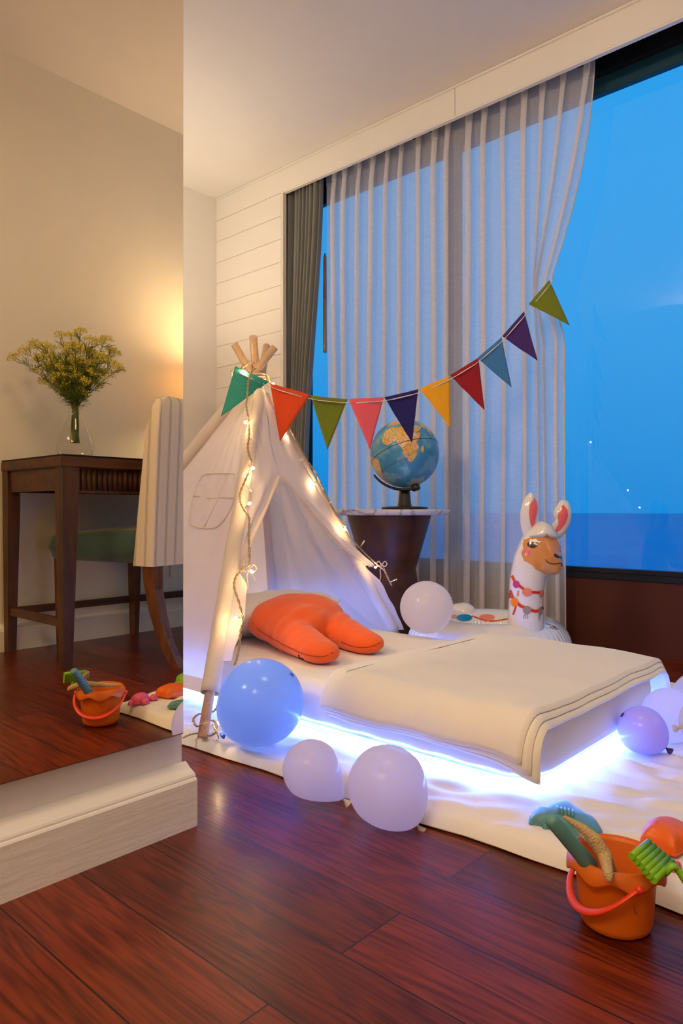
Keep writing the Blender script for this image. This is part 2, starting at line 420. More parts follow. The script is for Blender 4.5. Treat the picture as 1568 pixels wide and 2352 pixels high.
struct('wall_pocket', b, M['pocket'])
struct('wall_sill', B().box((-2.9, YG-.02, 0), (XR, YG+.1, .296)), M['brown'])
t = thing('window_1', (-1, YG, .296), None, None); t['kind'] = 'structure'
b = B(); b.box((-2.9, YG-.03, .296), (XR, YG+.02, .318), .002); b.box((-2.9, YG-.015, .318), (XR, YG+.03, .338), .002)
b.box((-2.9, YG-.03, 2.35), (XR, YG+.02, 2.445), .002)
b.box((-2.9, YG-.01, .33), (-2.84, YG+.03, 2.36), .002)
xm = aty(1040, 900, YG).x
b.box((xm-.035, YG-.01, .33), (xm+.035, YG+.03, 2.36), .002)
b.make('window_frame', M['black'], t)
B().box((-2.9, YG+.0, 2.28), (XR, YG+.03, 2.35), .002).make('outer_frame', M['teal_dark'], t)
B().box((-2.86, YG+.012, .33), (XR, YG+.014, 2.34)).make('pane', M['pane'], t)
# sea outside, far below the horizon line
b = B(); b.vf([(-7000, 60, -25), (7000, 60, -25), (7000, 8000, -25), (-7000, 8000, -25)], [(0, 1, 2, 3)])
struct('sea', b, M['sea'])
# skirting boards
prof = [(0, 0), (.036, 0), (.036, .083), (.034, .086), (.031, .087), (.031, .090), (.029, .0935), (.024, .096), (.014, .1), (.006, .106), (0, .109)]
def skirt(name, x0, sgn, y0, y1):
    b = B(); n = len(prof)
    a = [(x0+sgn*p[0], y0, p[1]) for p in prof]
    b.prism(a, (0, y1-y0, 0)); return struct(name, b, M['base'])
skirt('baseboard_left', WF, 1, YB, .7755)
skirt('baseboard_right', XR, -1, YB, YW)
skirt('baseboard_far', XL, 1, YB, YW)
# wall mirror
t = thing('wall_mirror', (MX, -.6, .170), 'tall frameless wall mirror above the white skirting at left', 'mirror')
B().box((MX-.0012, -1.6, .1715), (MX, .7525, 2.25)).make('mirror_glass', M['mirror'], t)
B().box((WF+.0005, -1.6, .169), (MX-.0012, .7535, 2.2505)).make('backing', M['gold_edge'], t)
# ------------------------------------------------------------------ curtains
def sheermat():
    m = bpy.data.materials.new('sheer_voile'); m.use_nodes = True; nt = m.node_tree; nt.nodes.clear(); N = nt.nodes; L = nt.links
    tc = N.new('ShaderNodeTexCoord'); mp = N.new('ShaderNodeMapping'); mp.inputs['Scale'].default_value = (25, 25, 420)
    n = N.new('ShaderNodeTexNoise'); n.inputs['Scale'].default_value = 1; n.inputs['Detail'].default_value = 3
    L.new(tc.outputs['Object'], mp.inputs[0]); L.new(mp.outputs[0], n.inputs['Vector'])
    d = N.new('ShaderNodeBsdfDiffuse'); d.inputs[0].default_value = (.92, .88, .84, 1)
    t = N.new('ShaderNodeBsdfTranslucent'); t.inputs[0].default_value = (.80, .78, .78, 1)
    tr = N.new('ShaderNodeBsdfTransparent'); tr.inputs[0].default_value = (1, 1, 1, 1)
    m1 = N.new('ShaderNodeMixShader'); m1.inputs[0].default_value = .32; L.new(d.outputs[0], m1.inputs[1]); L.new(t.outputs[0], m1.inputs[2])
    mr = N.new('ShaderNodeMapRange'); mr.inputs['To Min'].default_value = .56; mr.inputs['To Max'].default_value = .32; L.new(n.outputs['Fac'], mr.inputs['Value'])
    m2 = N.new('ShaderNodeMixShader'); L.new(mr.outputs[0], m2.inputs[0]); L.new(m1.outputs[0], m2.inputs[1]); L.new(tr.outputs[0], m2.inputs[2])
    o = N.new('ShaderNodeOutputMaterial'); L.new(m2.outputs[0], o.inputs[0]); return m
M['sheer'] = sheermat()
M['drape'] = mat('grey_drape', (.20, .205, .185), .85, var=.08, vscale=60, bump=.15, bscale=300, bstretch=(1, 1, 6), sheen=.3, trans=.12)
NP = 16; XS0, XS1 = -2.60, -1.141; YC = 2.765; ZT = 2.39
random.seed(5); ramp_ = [random.uniform(.65, 1.2) for _ in range(40)]; shf = [random.uniform(-.16, .16) for _ in range(40)]; wdf = [random.uniform(.75, 1.25) for _ in range(40)]
FOLD = [Vector(p) for p in ((0, .05, 0), (.18, .16, 0), (.40, .18, 0), (.56, -.02, 0), (.78, -.50, 0), (.91, -.90, 0), (.82, -1.15, 0), (.64, -1.0, 0), (.54, -.5, 0), (.61, -.05, 0), (.80, .10, 0), (1.0, .05, 0))]
FP = smoothpath(FOLD, 6)
def sheer(u, z):
    # u 0..1 along the cloth; flat stretches between standing folds
    ph = min(u*NP, NP-1e-6); i = int(ph); fr = ph-i; q = interp(FP, fr); qx = q.x
    zz = ZT-z; loose = sst(0, .22, zz); wv = wdf[i]
    if fr > .3: qx = q.x + (q.x-.76)*(wv-1)*.8*math.sin(PI*fr)
    xx = (i+qx+shf[i]*math.sin(PI*fr)*1.0)/NP
    amp = (.020+.022*loose)*ramp_[i]
    y = YC + amp*q.y + .006*math.sin(9*u+2*z)+.004*nz((u*20, z*1.5, 0), 1)
    wtie, wbot = -1.322, -1.262
    if z > 1.52: k = 1-((z-1.52)/(ZT-1.52)); xr = XS1+(wtie-XS1)*(k**1.75)
    else: xr = wtie+(wbot-wtie)*sst(1.52, 1.25, z)
    sw = sst(.80, 1.0, xx)
    X = XS0+(XS1-XS0)*xx + (xr-XS1)*sw
    pin = math.exp(-((z-1.52)/.22)**2)*sst(.86, 1, xx)
    y = lerp(y, YC-.02, pin*.6)
    X += (.005*nz((i*3.7, z*1.3, 0), 1)*loose + .004*math.sin(z*2+i))*min(1, 4*fr*(1-fr))
    return Vector((X, y, z))
t = thing('sheer_curtain', (-1.9, YC, .02), 'sheer white pleated curtain across the window, swept in at its right edge', 'curtain')
b = B(); b.grid(lambda u, v: sheer(u, .02+(2.312-.02)*v), 800, 46); b.make('curtain_cloth', M['sheer'], t)
def head(u, v):
    zt_ = 2.312+(.075-.022*max(0, math.sin(2*PI*(u*NP+.05)))*1)*v; p = sheer(u, zt_); p.y -= .0035; return p
b = B(); b.grid(head, 800, 4); b.grid(lambda u, v: head(u, v)+Vector((0, .006, 0)), 800, 4); b.make('heading_tape', M['sheer'], t)
M['seamedge'] = mat('curtain_hem', (.8, .76, .72), .8, trans=.3)
b = B(); b.tube([sheer(1, .02+2.36*k/40) for k in range(41)], .003, 6); b.make('side_hem', M['seamedge'], t)
t = thing('drape_curtain', (-2.75, 2.75, .02), 'heavy grey-green drape gathered at the left end of the window', 'curtain')
def drape(u, v):
    z = .02+2.37*v; n = 8.8; ph = u*n+.3*math.sin(u*11)
    xr = lerp(-2.71, -2.585, sst(.3, 1, v)); x = lerp(-2.88, xr, u - .8*math.sin(2*PI*ph)/(2*PI*n))
    a = (.026+.008*math.sin(u*17))*(1-.15*v)
    return Vector((x+.01*nz((u*4, z*.6, 1), 1), 2.735+a*math.cos(2*PI*ph)-.02*u, z))
b = B(); b.grid(drape, 360, 40); b.make('drape_cloth', M['drape'], t, solid=.002)
b = B(); b.tube([drape(1, k/30)+Vector((0, -.002, 0)) for k in range(31)], .0035, 6); b.make('drape_hem', M['drape'], t)
M['rail'] = mat('curtain_rail', (.02, .02, .02), .5)
meta(B().box((-2.88, 2.745, 2.405), (XR, 2.785, 2.43), .003).make('curtain_rail', M['rail']), 'black curtain rail up in the pocket behind the white header', 'curtain rail')
M['wand'] = woodmat('wand_wood', (.42, .11, .02), (.62, .20, .05), .4)
p0 = aty(746, 810, 2.80); b = B(); b.lathe([(0, 0), (.009, .001), (.010, .01), (.010, .27), (.007, .272), (.010, .275), (.010, .288), (.007, .29), (.010, .293), (.0085, .52), (.004, .54), (0, .54)], p0, 16)
meta(b.make('curtain_wand', M['wand']), 'thin turned brown wooden rod hanging beside the grey drape', 'curtain wand')

# ------------------------------------------------------------------ bed: floor mat, mattress, LED strip, duvet
M['cotton'] = mat('white_cotton', (.80, .76, .70), .85, bump=.25, bscale=14, sheen=.1, var=.02)
M['sheet'] = mat('bed_sheet', (.80, .76, .71), .85, bump=.12, bscale=10, sheen=.1)
M['duvet'] = mat('duvet_cotton', (.82, .77, .68), .85, bump=.35, bscale=9, sheen=.1)
MZ = .028
def matout(a):  # outline of floor mat as rounded quad, param
    pass
def mat_pt(u, v):
    # v: 0 front edge .. 1 far ; u: 0 left .. 1 right
    xr = lerp(-.295, -.05, v); x = lerp(-2.7, xr, u); yf = lerp(1.005, 1.062, sst(.35, 1, u)) if u > .35 else 1.005
    yf += .004*math.sin(u*23)+.003*math.sin(u*61)
    y = lerp(yf, 2.38, v)
    return x, y
def mat_top(x, y):
    w_ = .0055*nz((x, y, 0), 7)+.0075*abs(nz((x*.8+y*.9, y*2.2-x*.7, 2), 8))**1.3*2+.0022*nz((x, y, 5), 24)
    return MZ+w_
b = B()
def matf(u, v):
    x, y = mat_pt(u, v); e = min(u*2.4, (1-u)*2.4, v*1.3, (1-v)*1.3)
    k = math.sqrt(max(0, 1-(1-min(e/.03, 1))**2))
    return Vector((x, y, .004+(mat_top(x, y)-.004)*k))
b.grid(matf, 300, 160)
b.grid(lambda u, v: Vector((*mat_pt(u, v), .003)), 40, 20)
o = b.make('floor_mat', M['cotton']); meta(o, 'thin white quilted mat spread on the wood floor under the bed', 'mat')
# mattress
MX0, MX1, MY0, MY1, MT, MB = -2.2, -.61, 1.21, 1.90, .164, .062
def rrect(x0, x1, y0, y1, r, n=8):
    out = []
    for cx, cy, a0 in ((x1-r, y1-r, 0), (x0+r, y1-r, 90), (x0+r, y0+r, 180), (x1-r, y0+r, 270)):
        for k in range(n+1):
            a = math.radians(a0+90*k/n); out.append((cx+r*math.cos(a), cy+r*math.sin(a)))
    return out
def densify(pl, d=.03):
    out = []
    for i in range(len(pl)):
        a = Vector((*pl[i], 0)); c = Vector((*pl[(i+1) % len(pl)], 0)); n = max(1, int((c-a).length/d))
        for k in range(n): q = a.lerp(c, k/n); out.append((q.x, q.y))
    return out
levels = [(.012, MB), (.0, MB+.012), (-.002, .09), (-.002, .125), (.002, MT-.012), (.012, MT-.003), (.03, MT), (.07, MT+.001), (.14, MT+.002), (.22, MT+.0025), (.30, MT+.003)]
b = B(); rings = []
cx, cy = (MX0+MX1)/2, (MY0+MY1)/2
base_ = rrect(MX0, MX1, MY0, MY1, .09)
cnt = [max(1, int(math.hypot(base_[(k+1) % len(base_)][0]-base_[k][0], base_[(k+1) % len(base_)][1]-base_[k][1])/.02)) for k in range(len(base_))]
for inset, z in levels:
    rr0 = rrect(MX0+inset, MX1-inset, MY0+inset, MY1-inset, max(.09-inset, .02)); r_ = []
    for k in range(len(rr0)):
        a_ = rr0[k]; c_ = rr0[(k+1) % len(rr0)]
        for q in range(cnt[k]):
            x = lerp(a_[0], c_[0], q/cnt[k]); y = lerp(a_[1], c_[1], q/cnt[k])
            wv = (.0025*nz((x, y, z), 9)+.0022*math.sin(x*60+y*70)*(1-sst(.07, .15, z))) if z < MT-.001 else 0
            r_.append(b.bm.verts.new((x, y+wv*(1 if y > cy else -1), z+(.0018*nz((x, y, 0), 6) if z > MT-.002 else 0))))
    rings.append(r_)
n = len(rings[0])
for i in range(len(rings)-1):
    for j in range(n):
        f = b.bm.faces.new((rings[i][j], rings[i][(j+1) % n], rings[i+1][(j+1) % n], rings[i+1][j])); f.smooth = True
b.bm.faces.new(list(reversed(rings[0]))); b.bm.faces.new(rings[-1])
tb = thing('mattress', (cx, cy, .03), 'white sheeted low mattress reaching from inside the tent', 'mattress')
b.make('mattress_body', M['sheet'], tb)
b = B(); b.box((MX0+.1, MY0+.09, .034), (MX1-.1, MY1-.09, MB+.004), .004); b.make('mattress_base', M['sheet'], tb)
# LED strip under the edge
M['led'] = emitmat('led_glow', LED_COL, LED_STR)
b = B(); inner = densify(rrect(MX0+.02, MX1-.012, MY0+.012, MY1-.012, .085), .04)
pts = [Vector((x, y, .052+.0*math.sin(i))) for i, (x, y) in enumerate(inner)]
b.tube(pts, .0042, 6, closed=True)
meta(b.make('led_strip', M['led']), 'glowing blue-violet LED strip light running under the mattress edge', 'light strip')
# duvet: folded in layers and laid over the foot of the bed
def fold_y(q, h, r, yf, yb):
    """q is arc length from the front hanging edge; returns y, z drop"""
    return 0
def duvet_layer(b, x0, x1, hang_f, hang_b, zt, th, out, seed, skew=0):
    rr = .045+out
    yfc, ybc = MY0-.004+.03, MY1+.004-.02
    L1 = hang_f; A = PI/2*rr; L2 = ybc-yfc; tot = L1+A+L2+A+hang_b
    def pos(q, lift):
        q0 = q
        if q < L1: return yfc-rr-lift*0+.0, -rr-(L1-q), Vector((-1, 0))
        q -= L1
        if q < A: a = q/rr; return yfc-rr*math.cos(a), -rr+rr*math.sin(a), Vector((-math.cos(a), math.sin(a)))
        q -= A
        if q < L2: return yfc+q, 0, Vector((0, 1))
        q -= L2
        if q < A: a = q/rr; return ybc+rr*math.sin(a), -rr+rr*math.cos(a), Vector((math.sin(a), math.cos(a)))
        q -= A; return ybc+rr, -rr-q, Vector((1, 0))
    NU, NV = 90, 130
    def P(u, v, side):
        hf = hang_f*(1+.10*math.sin(u*7+seed)+.10*nz((u*5, seed, 0), 1))+skew*sst(.6, 1, u)*.02
        q = lerp(L1-hf, tot, v); y, dz, nv_ = pos(q, 0)
        e = min(u, 1-u)*(x1-x0); k = math.sqrt(max(0, 1-(1-min(e/(th*.45), 1))**2)); ev = min(v, 1-v)*tot; k *= math.sqrt(max(0, 1-(1-min(ev/(th*.6), 1))**2))
        x = lerp(x0, x1, u)+.006*nz((v*6, seed, 3), 1)+ skew*(.03*sst(.25, 0, v)*u)
        droop = .008*sst(x1-.10, x1+.01, x)
        puff = .007*nz((x*3.5, y*3.5, seed), 1)+.004*nz((x*11, y*9, seed), 1)+.003*math.exp(-((u-.35)/.2)**2)
        wr = (.006*math.sin(x*31+seed*2+3*math.sin(y*5))+.006*nz((x*9, seed, 0), 1))*sst(1.30, 1.17, y)
        hh = th/2*k*side
        off = puff+wr
        # rounded thickness at left fold
        return Vector((x, y+nv_.x*(hh+off), zt+dz+nv_.y*(hh+off)-droop))
    b.grid(lambda u, v: P(u, v, 1), NU, NV); b.grid(lambda u, v: P(u, v, -1), NU, NV)
    # close edges
    b.grid(lambda u, v: P(u, 0, 2*v-1), NU, 3); b.grid(lambda u, v: P(1, u, 2*v-1), NV, 3); b.grid(lambda u, v: P(0, u, 2*v-1), NV, 3)
b = B()
duvet_layer(b, -1.115, -.598, .020, .05, MT+.007, .0145, .006, 1, .5)
duvet_layer(b, -1.115, -.605, .010, .045, MT+.0175, .0155, .0165, 1, .3)
duvet_layer(b, -1.118, -.612, .000, .04, MT+.0285, .0165, .0275, 1, 0)
# rolled fold at the left joining the layers
def fold(u, v):
    q = lerp(MY0-.045, MY1+.04, u); a = lerp(-PI/2, PI/2, min(max((v-.12)/.76, 0), 1)); fl = .03*(max(0, .12-v)+max(0, v-.88))/.12; ce = math.sqrt(max(0, 1-(2*u-1)**20)); zc = MT+.018-.06*sst(MY0+.02, MY0-.06, q)-.05*sst(MY1-.02, MY1+.05, q)
    return Vector((-1.117+fl-.017*math.cos(a)*ce, q, zc+.0005+.0190*math.sin(a)*ce+.007*nz((-1.11*3.5, q*3.5, 1), 1)))
b.grid(fold, 80, 18)
o = b.make('duvet', M['duvet']); meta(o, 'folded cream white duvet laid over the foot of the mattress', 'duvet')
# pillow
M['pillow'] = mat('pillow_cotton', (.78, .72, .64), .85, bump=.4, bscale=12)
pc = Vector((-1.80, 1.56, MT+.062)); Rz = Matrix.Rotation(math.radians(8), 4, 'Z')
def pil(u, v, sd):
    a, c = 2*u-1, 2*v-1; hh = .068*((1-abs(a)**2.6)*(1-abs(c)**2.6))**.55
    k = 1-.06*(1-abs(a)**2)*(abs(c)**4)
    p = Vector((.16*a*(1-.07*(1-c*c)*0), .29*c*(1-.05*(1-a*a)*0)*k, sd*hh+(.012*nz((a*2, c*3, sd), 1.5))*(1-a*a)*(1-c*c)+.03*a))
    p.z += .004*math.sin(14*a+5*c)*abs(c)**3
    return pc+Rz@p
b = B(); b.grid(lambda u, v: pil(u, v, 1), 40, 50); b.grid(lambda u, v: pil(u, v, -1), 40, 50)
meta(b.make('pillow', M['pillow'], weld=True), 'off-white pillow lying in the tent under the orange cushion', 'pillow')
# orange plush cushion: a round body with two legs
M['orange_felt'] = mat('orange_plush', (.86, .115, .008), .9, bump=.12, bscale=24, sheen=.25, var=.04)
M['orange_seam'] = mat('orange_seam', (.45, .04, .003), .9)
def F3(x, y, z): return Vector((x, y, z))
balls = []
for (x, y, z, r) in ((-1.60, 1.50, .234, (.115, .145, .074)), (-1.58, 1.55, .238, (.115, .13, .074)), (-1.54, 1.48, .225, (.11, .12, .070)), (-1.62, 1.53, .246, (.09, .12, .066))):
    balls.append((F3(x, y, z), r))
for i in range(7):
    k = i/6; balls.append((F3(lerp(-1.54, -1.322, k), lerp(1.42, 1.340, k), lerp(.222, MT+.034, k**.7)), (lerp(.075, .066, k), lerp(.066, .050, k), lerp(.055, .033, k))))
    balls.append((F3(lerp(-1.50, -1.315, k), lerp(1.57, 1.518, k), lerp(.218, MT+.034, k**.7)), (lerp(.08, .066, k), lerp(.066, .050, k), lerp(.055, .033, k))))
me = blob(balls, .008, 5)
for v in me.vertices:
    p = v.co
    for (sx_, sy_, dx, dy) in ((-1.47, 1.43, 1, -.15), (-1.44, 1.575, 1, .12)):
        d = (p.x-sx_)*dx+(p.y-sy_)*dy
        if abs(p.y-sy_) < .09 and abs(d) < .1: v.co += v.normal*(.0026*math.sin(d*130+p.y*25)*math.exp(-(d/.055)**2))
me.transform(Matrix.Translation(RT*.022))
t = thing('plush_cushion', (-1.55, 1.5, MT), 'big orange plush cushion with two rounded legs lying on the pillow', 'cushion')
bvp = bvh_of(me)
link('cushion_body', me, t, M['orange_felt'])
def seam_loop(px, w_=.0014):
    pts = []
    for (x, y) in px:
        d = (at(x, y, 1)-CAM).normalized(); h = bvp.ray_cast(CAM, d)
        if h[0] is not None: pts.append(h[0]+h[1]*.0004)
    if len(pts) > 2:
        b = B(); b.tube(smoothpath(pts, 3), w_, 5); b.make('seam', M['orange_seam'], t)
seam_loop([(580, 1430), (592, 1445), (615, 1460), (650, 1480), (690, 1499), (720, 1507), (745, 1507), (764, 1498)])
seam_loop([(784, 1474), (805, 1483), (830, 1487), (855, 1484), (871, 1476)])
b = B(); h = bvp.ray_cast(CAM, (at(686, 1504, 1)-CAM).normalized())
if h[0] is not None:
    b.tube(smoothpath([h[0], h[0]+Vector((.006, -.004, -.006)), h[0]+Vector((.018, .0, -.010))], 4), [.0018]*9, 5)
    b.make('tag', M['black'], t, label='small black side tag')

# ------------------------------------------------------------------ balloons
def balloonmat(name, col, tr=.35, rough=.18, alpha=0):
    m, nt, p = newmat(name); N = nt.nodes; L = nt.links
    p.inputs['Base Color'].default_value = (*col, 1); p.inputs['Roughness'].default_value = rough
    t = N.new('ShaderNodeBsdfTranslucent'); t.inputs[0].default_value = (*col, 1)
    tc = N.new('ShaderNodeTexCoord'); n = N.new('ShaderNodeTexNoise'); n.inputs['Scale'].default_value = 3
    L.new(tc.outputs['Object'], n.inputs['Vector'])
    mr = N.new('ShaderNodeMapRange'); mr.inputs['To Min'].default_value = tr-.05; mr.inputs['To Max'].default_value = tr+.05; L.new(n.outputs['Fac'], mr.inputs['Value'])
    ms = N.new('ShaderNodeMixShader'); L.new(mr.outputs[0], ms.inputs[0]); L.new(p.outputs[0], ms.inputs[1]); L.new(t.outputs[0], ms.inputs[2])
    if alpha:
        tp = N.new('ShaderNodeBsdfTransparent'); m3 = N.new('ShaderNodeMixShader'); m3.inputs[0].default_value = alpha
        L.new(ms.outputs[0], m3.inputs[1]); L.new(tp.outputs[0], m3.inputs[2]); L.new(m3.outputs[0], N['Material Output'].inputs[0])
    else: L.new(ms.outputs[0], N['Material Output'].inputs[0])
    return m
M['bl_white'] = balloonmat('white_latex', (.90, .87, .92), .7, alpha=.06)
M['bl_blue'] = balloonmat('blue_latex', (.34, .58, .98), .55)
M['bl_blued'] = mat('blue_latex_dense', (.01, .10, .55), .3)
M['bl_lav'] = balloonmat('violet_latex', (.64, .58, .86), .45)
M['bl_lavd'] = mat('violet_latex_dense', (.03, .012, .06), .3)
M['bl_knot'] = mat('knot_latex', (.75, .62, .45), .4, trans=.3)
def balloon(c, r, tail, m, label, km, el=1.12, neck=.35, spot=None):
    c = Vector(c); ax = Vector(tail).normalized()
    t = thing('balloon', (c.x, c.y, c.z-r), label, 'balloon', 'balloons around the bed')
    pr = []
    for k in range(41):
        a = PI*k/40; z = -math.cos(a); rr_ = math.sin(a)
        zz = z*(el if z > 0 else 1.0)
        if z > 0: rr_ *= 1-neck*z**1.5*.55
        pr.append((rr_*r*.98, zz*r))
    b = B(); b.lathe(pr, c, 64, axis=ax); b.make('balloon_skin', m, t, weld=True)
    tip = c+ax*(r*el)
    b = B(); b.lathe([(.0, -.004), (.0035, -.002), (.0035, .002), (.002, .004), (.0045, .009), (.008, .015), (.0085, .016), (.0075, .0165), (.004, .010)], tip, 16, axis=ax)
    b.make('knot', km, t)
    if spot:
        b = B(); b.lathe([(.0, 0), (.003, -.0004), (.006, -.0012)], c-ax*(r*1.002), 16, axis=ax); b.make('crown_spot', spot, t)
    return t
def bdir(px_dx, px_dy, toward): # direction: image right, image down, towards camera
    return RT*px_dx - UP*px_dy - FW*toward
balloon(at(598, 1613, 1.60), .0985, bdir(-.85, .78, -.2)*1.0, M['bl_blue'], 'large pale blue balloon beside the front tent pole', M['bl_blued'], 1.10, .25, M['bl_blued'])
balloon(at(716, 1768, 1.34), .056, bdir(.66, .62, .0), M['bl_white'], 'pear shaped white balloon at the mat edge, left of a bigger lavender-lit one', M['bl_knot'], 1.42, .95)
balloon(at(890, 1806, 1.272), .0725, bdir(.75, .95, .1), M['bl_white'], 'large egg shaped white balloon at the front mat edge, right of the pear shaped one', M['bl_knot'], 1.15, .35)
balloon(at(979, 1394, 2.27), .0865, bdir(.0, -.4, -1), M['bl_white'], 'round white balloon resting on the far mattress edge beside the tent', M['bl_knot'], 1.1)
balloon(at(1475, 1677, 1.56), .0525, bdir(.85, .65, .1), M['bl_lav'], 'small violet balloon at the right end of the mattress', M['bl_lavd'], 1.12, .3, M['bl_lavd'])
p_ = at(1522, 1640, 1.665); balloon((p_.x+.015, p_.y, p_.z), .064, bdir(.2, .5, -1), M['bl_white'], 'white balloon just behind the small violet one', M['bl_knot'])
balloon(at(1632, 1655, 1.50), .060, bdir(-1, .18, .1), M['bl_white'], 'white balloon cut by the right edge, its tied neck pointing left', M['bl_knot'])
balloon(at(1612, 1608, 1.78), .073, bdir(.3, .1, -1), M['bl_white'], 'white balloon rearmost at the right edge by the duvet corner', M['bl_knot'])
# ------------------------------------------------------------------ play tent
M['canvas'] = mat('tent_canvas', (.90, .82, .74), .9, bump=.25, bscale=320, bstretch=(1, 1, .3), var=.05, vscale=30, trans=.52, transcol=(.95, .88, .84))
M['canvas2'] = mat('tent_hem', (.84, .71, .56), .9, bump=.25, bscale=300, var=.06, vscale=30, trans=.22)
M['gauze'] = mat('tent_gauze', (.92, .86, .86), .9, bump=.1, bscale=300, trans=.6)
M['pine'] = woodmat('pine_pole', (.66, .38, .19), (.80, .52, .28), .45, scale=10, stretch=(6, 6, .5))
FLb = at(465, 1697, 1.68); FLb.z = .032
FRb = Vector((-1.715, 2.265, .034)); BLb = Vector((-2.42, 1.05, .034)); BRb = Vector((-2.33, 2.14, .034))
AF = at(601, 862, 2.375); AR = at(578, 862, 2.40); AL = at(583, 858, 2.35); AB = at(588, 862, 2.43)
def tip(base, a, ty):
    d = a-base; lo, hi = 1.0, 1.5
    for _ in range(40):
        k = (lo+hi)/2
        if pix(base+d*k)[1] > ty: lo = k
        else: hi = k
    return base+d*k
poles = {'FL': (FLb, AF, 795), 'FR': (FRb, AR, 790), 'BL': (BLb, AL, 797), 'BR': (BRb, AB, 773)}
tent = thing('play_tent', (-1.9, 1.65, .03), 'cream canvas play tent with four wooden poles and tied back door flaps', 'tent')
TIP = {}
for k, (bs, a, ty) in poles.items():
    TIP[k] = tip(bs, a, ty); b = B(); b.tube([bs, bs.lerp(TIP[k], .5), TIP[k]], .0125 if k != 'BR' else .0135, 20); b.make('pole', M['pine'], tent)
def pole(k, t_):  # t_ 0 at crossing, 1 at base
    return poles[k][1].lerp(poles[k][0], t_)
def polet_y(k, y):
    lo, hi = 0., 1.
    for _ in range(30):
        m_ = (lo+hi)/2
        if pix(pole(k, m_))[1] < y: lo = m_
        else: hi = m_
    return lo
T0, HEM = .045, .915
cen = (FLb+FRb+BLb+BRb)/4; cen.z = .4
def panel(k1, k2, name, nu=60, nv=90, sag=.05, seed=1, lo=HEM, mt=None, bulge=0):
    nrm = (pole(k2, 1)-pole(k1, 1)).cross(pole(k1, 0)-pole(k1, 1)).normalized()
    if nrm.dot(((pole(k1, .6)+pole(k2, .6))/2)-cen) < 0: nrm = -nrm
    def f(u, v):
        t_ = lerp(T0, lo, v); p = pole(k1, t_).lerp(pole(k2, t_), u)
        e = 4*u*(1-u); s_ = -sag*e*math.sin(min(v*1.1, 1)*PI*.8)
        wr = (.012*nz((u*3, v*3, seed), 1.6)+.006*math.sin((u*.8+v*.35)*26+seed+2*nz((u, v, seed), 3)))*min(1, e*1.6)*(0.3+v)
        # tension creases radiating from the crossing and the base corners
        c1 = .005*math.sin(math.atan2(u-.5, v+.05)*22+seed)*e*(1-v)
        c2 = .006*math.sin(math.atan2(v-1.05, u+.02)*20+seed)*e*v
        p = p + nrm*(s_+wr+c1+c2+bulge*e*v)
        if v > .85: p.z -= .0*v
        return p
    b = B(); b.grid(f, nu, nv); o = b.make(name, mt or M['canvas'], tent)
    b = B(); b.grid(lambda u, v: f(u, .965+.035*v)+nrm*.0018, nu, 4); b.make('panel_hem', M['canvas2'], tent)
    return f, nrm
fL, nL = panel('BL', 'FL', 'side_panel', sag=.03, seed=2)
fB, nB = panel('BL', 'BR', 'back_panel', sag=.03, seed=4, lo=.97)
fR, nR = panel('FR', 'BR', 'side_panel', sag=.02, seed=6, lo=.97)
# gauze window sewn on the left panel
gp = [(456, 1108), (470, 1092), (492, 1088), (520, 1088), (543, 1091), (543, 1115), (538, 1150), (525, 1180), (512, 1200), (495, 1212), (470, 1214), (448, 1210), (437, 1200), (438, 1180), (445, 1140)]
ml = bpy.data.meshes.new('x'); bbt = B(); bbt.grid(fL, 60, 90); ml = bbt.mesh(); bvl = bvh_of(ml)
gs = [(p.x, p.y) for p in closedpath([(x, y, 0) for x, y in gp], 3)]
b = B(); printed(b, bvl, gs, off=.002, cuts=3); b.make('gauze_window', M['gauze'], tent)
def on(bv, x, y, off=.003):
    d = (at(x, y, 1)-CAM).normalized(); h = bv.ray_cast(CAM, d)
    if h[0] is None: h = bv.find_nearest(CAM+d*2.1)
    n = h[1] if h[1].dot(d) < 0 else -h[1]
    return h[0]+n*off
b = B(); b.tube([on(bvl, x, y) for x, y in gs], .0028, 5, closed=True)
b.tube([on(bvl, x, y) for x, y in ((522, 1090), (515, 1110), (500, 1150), (480, 1190), (470, 1212))], .0028, 5)
b.tube([on(bvl, x, y) for x, y in ((447, 1140), (480, 1145), (515, 1143), (540, 1145))], .0028, 5)
b.make('window_piping', M['canvas'], tent)
# sleeves round the poles
for k, t1 in (('FL', polet_y('FL', 1592)), ('FR', .93), ('BL', .93), ('BR', .96)):
    pts = []; rr = []
    for i in range(60):
        v = i/59; t_ = lerp(T0+.02, t1, v); p = pole(k, t_)+Vector((.003*nz((v*9, 1, 0), 1), .003*nz((v*9, 5, 0), 1), 0)); pts.append(p); rr.append((.020+.003*v)*(1+.12*nz((v*12, 3, 0), 1)))
    b = B(); b.tube(pts, rr, 14, cap=False); b.make('pole_sleeve', M['canvas2'] if k in ('FL', 'FR') else M['canvas'], tent, solid=.0015)
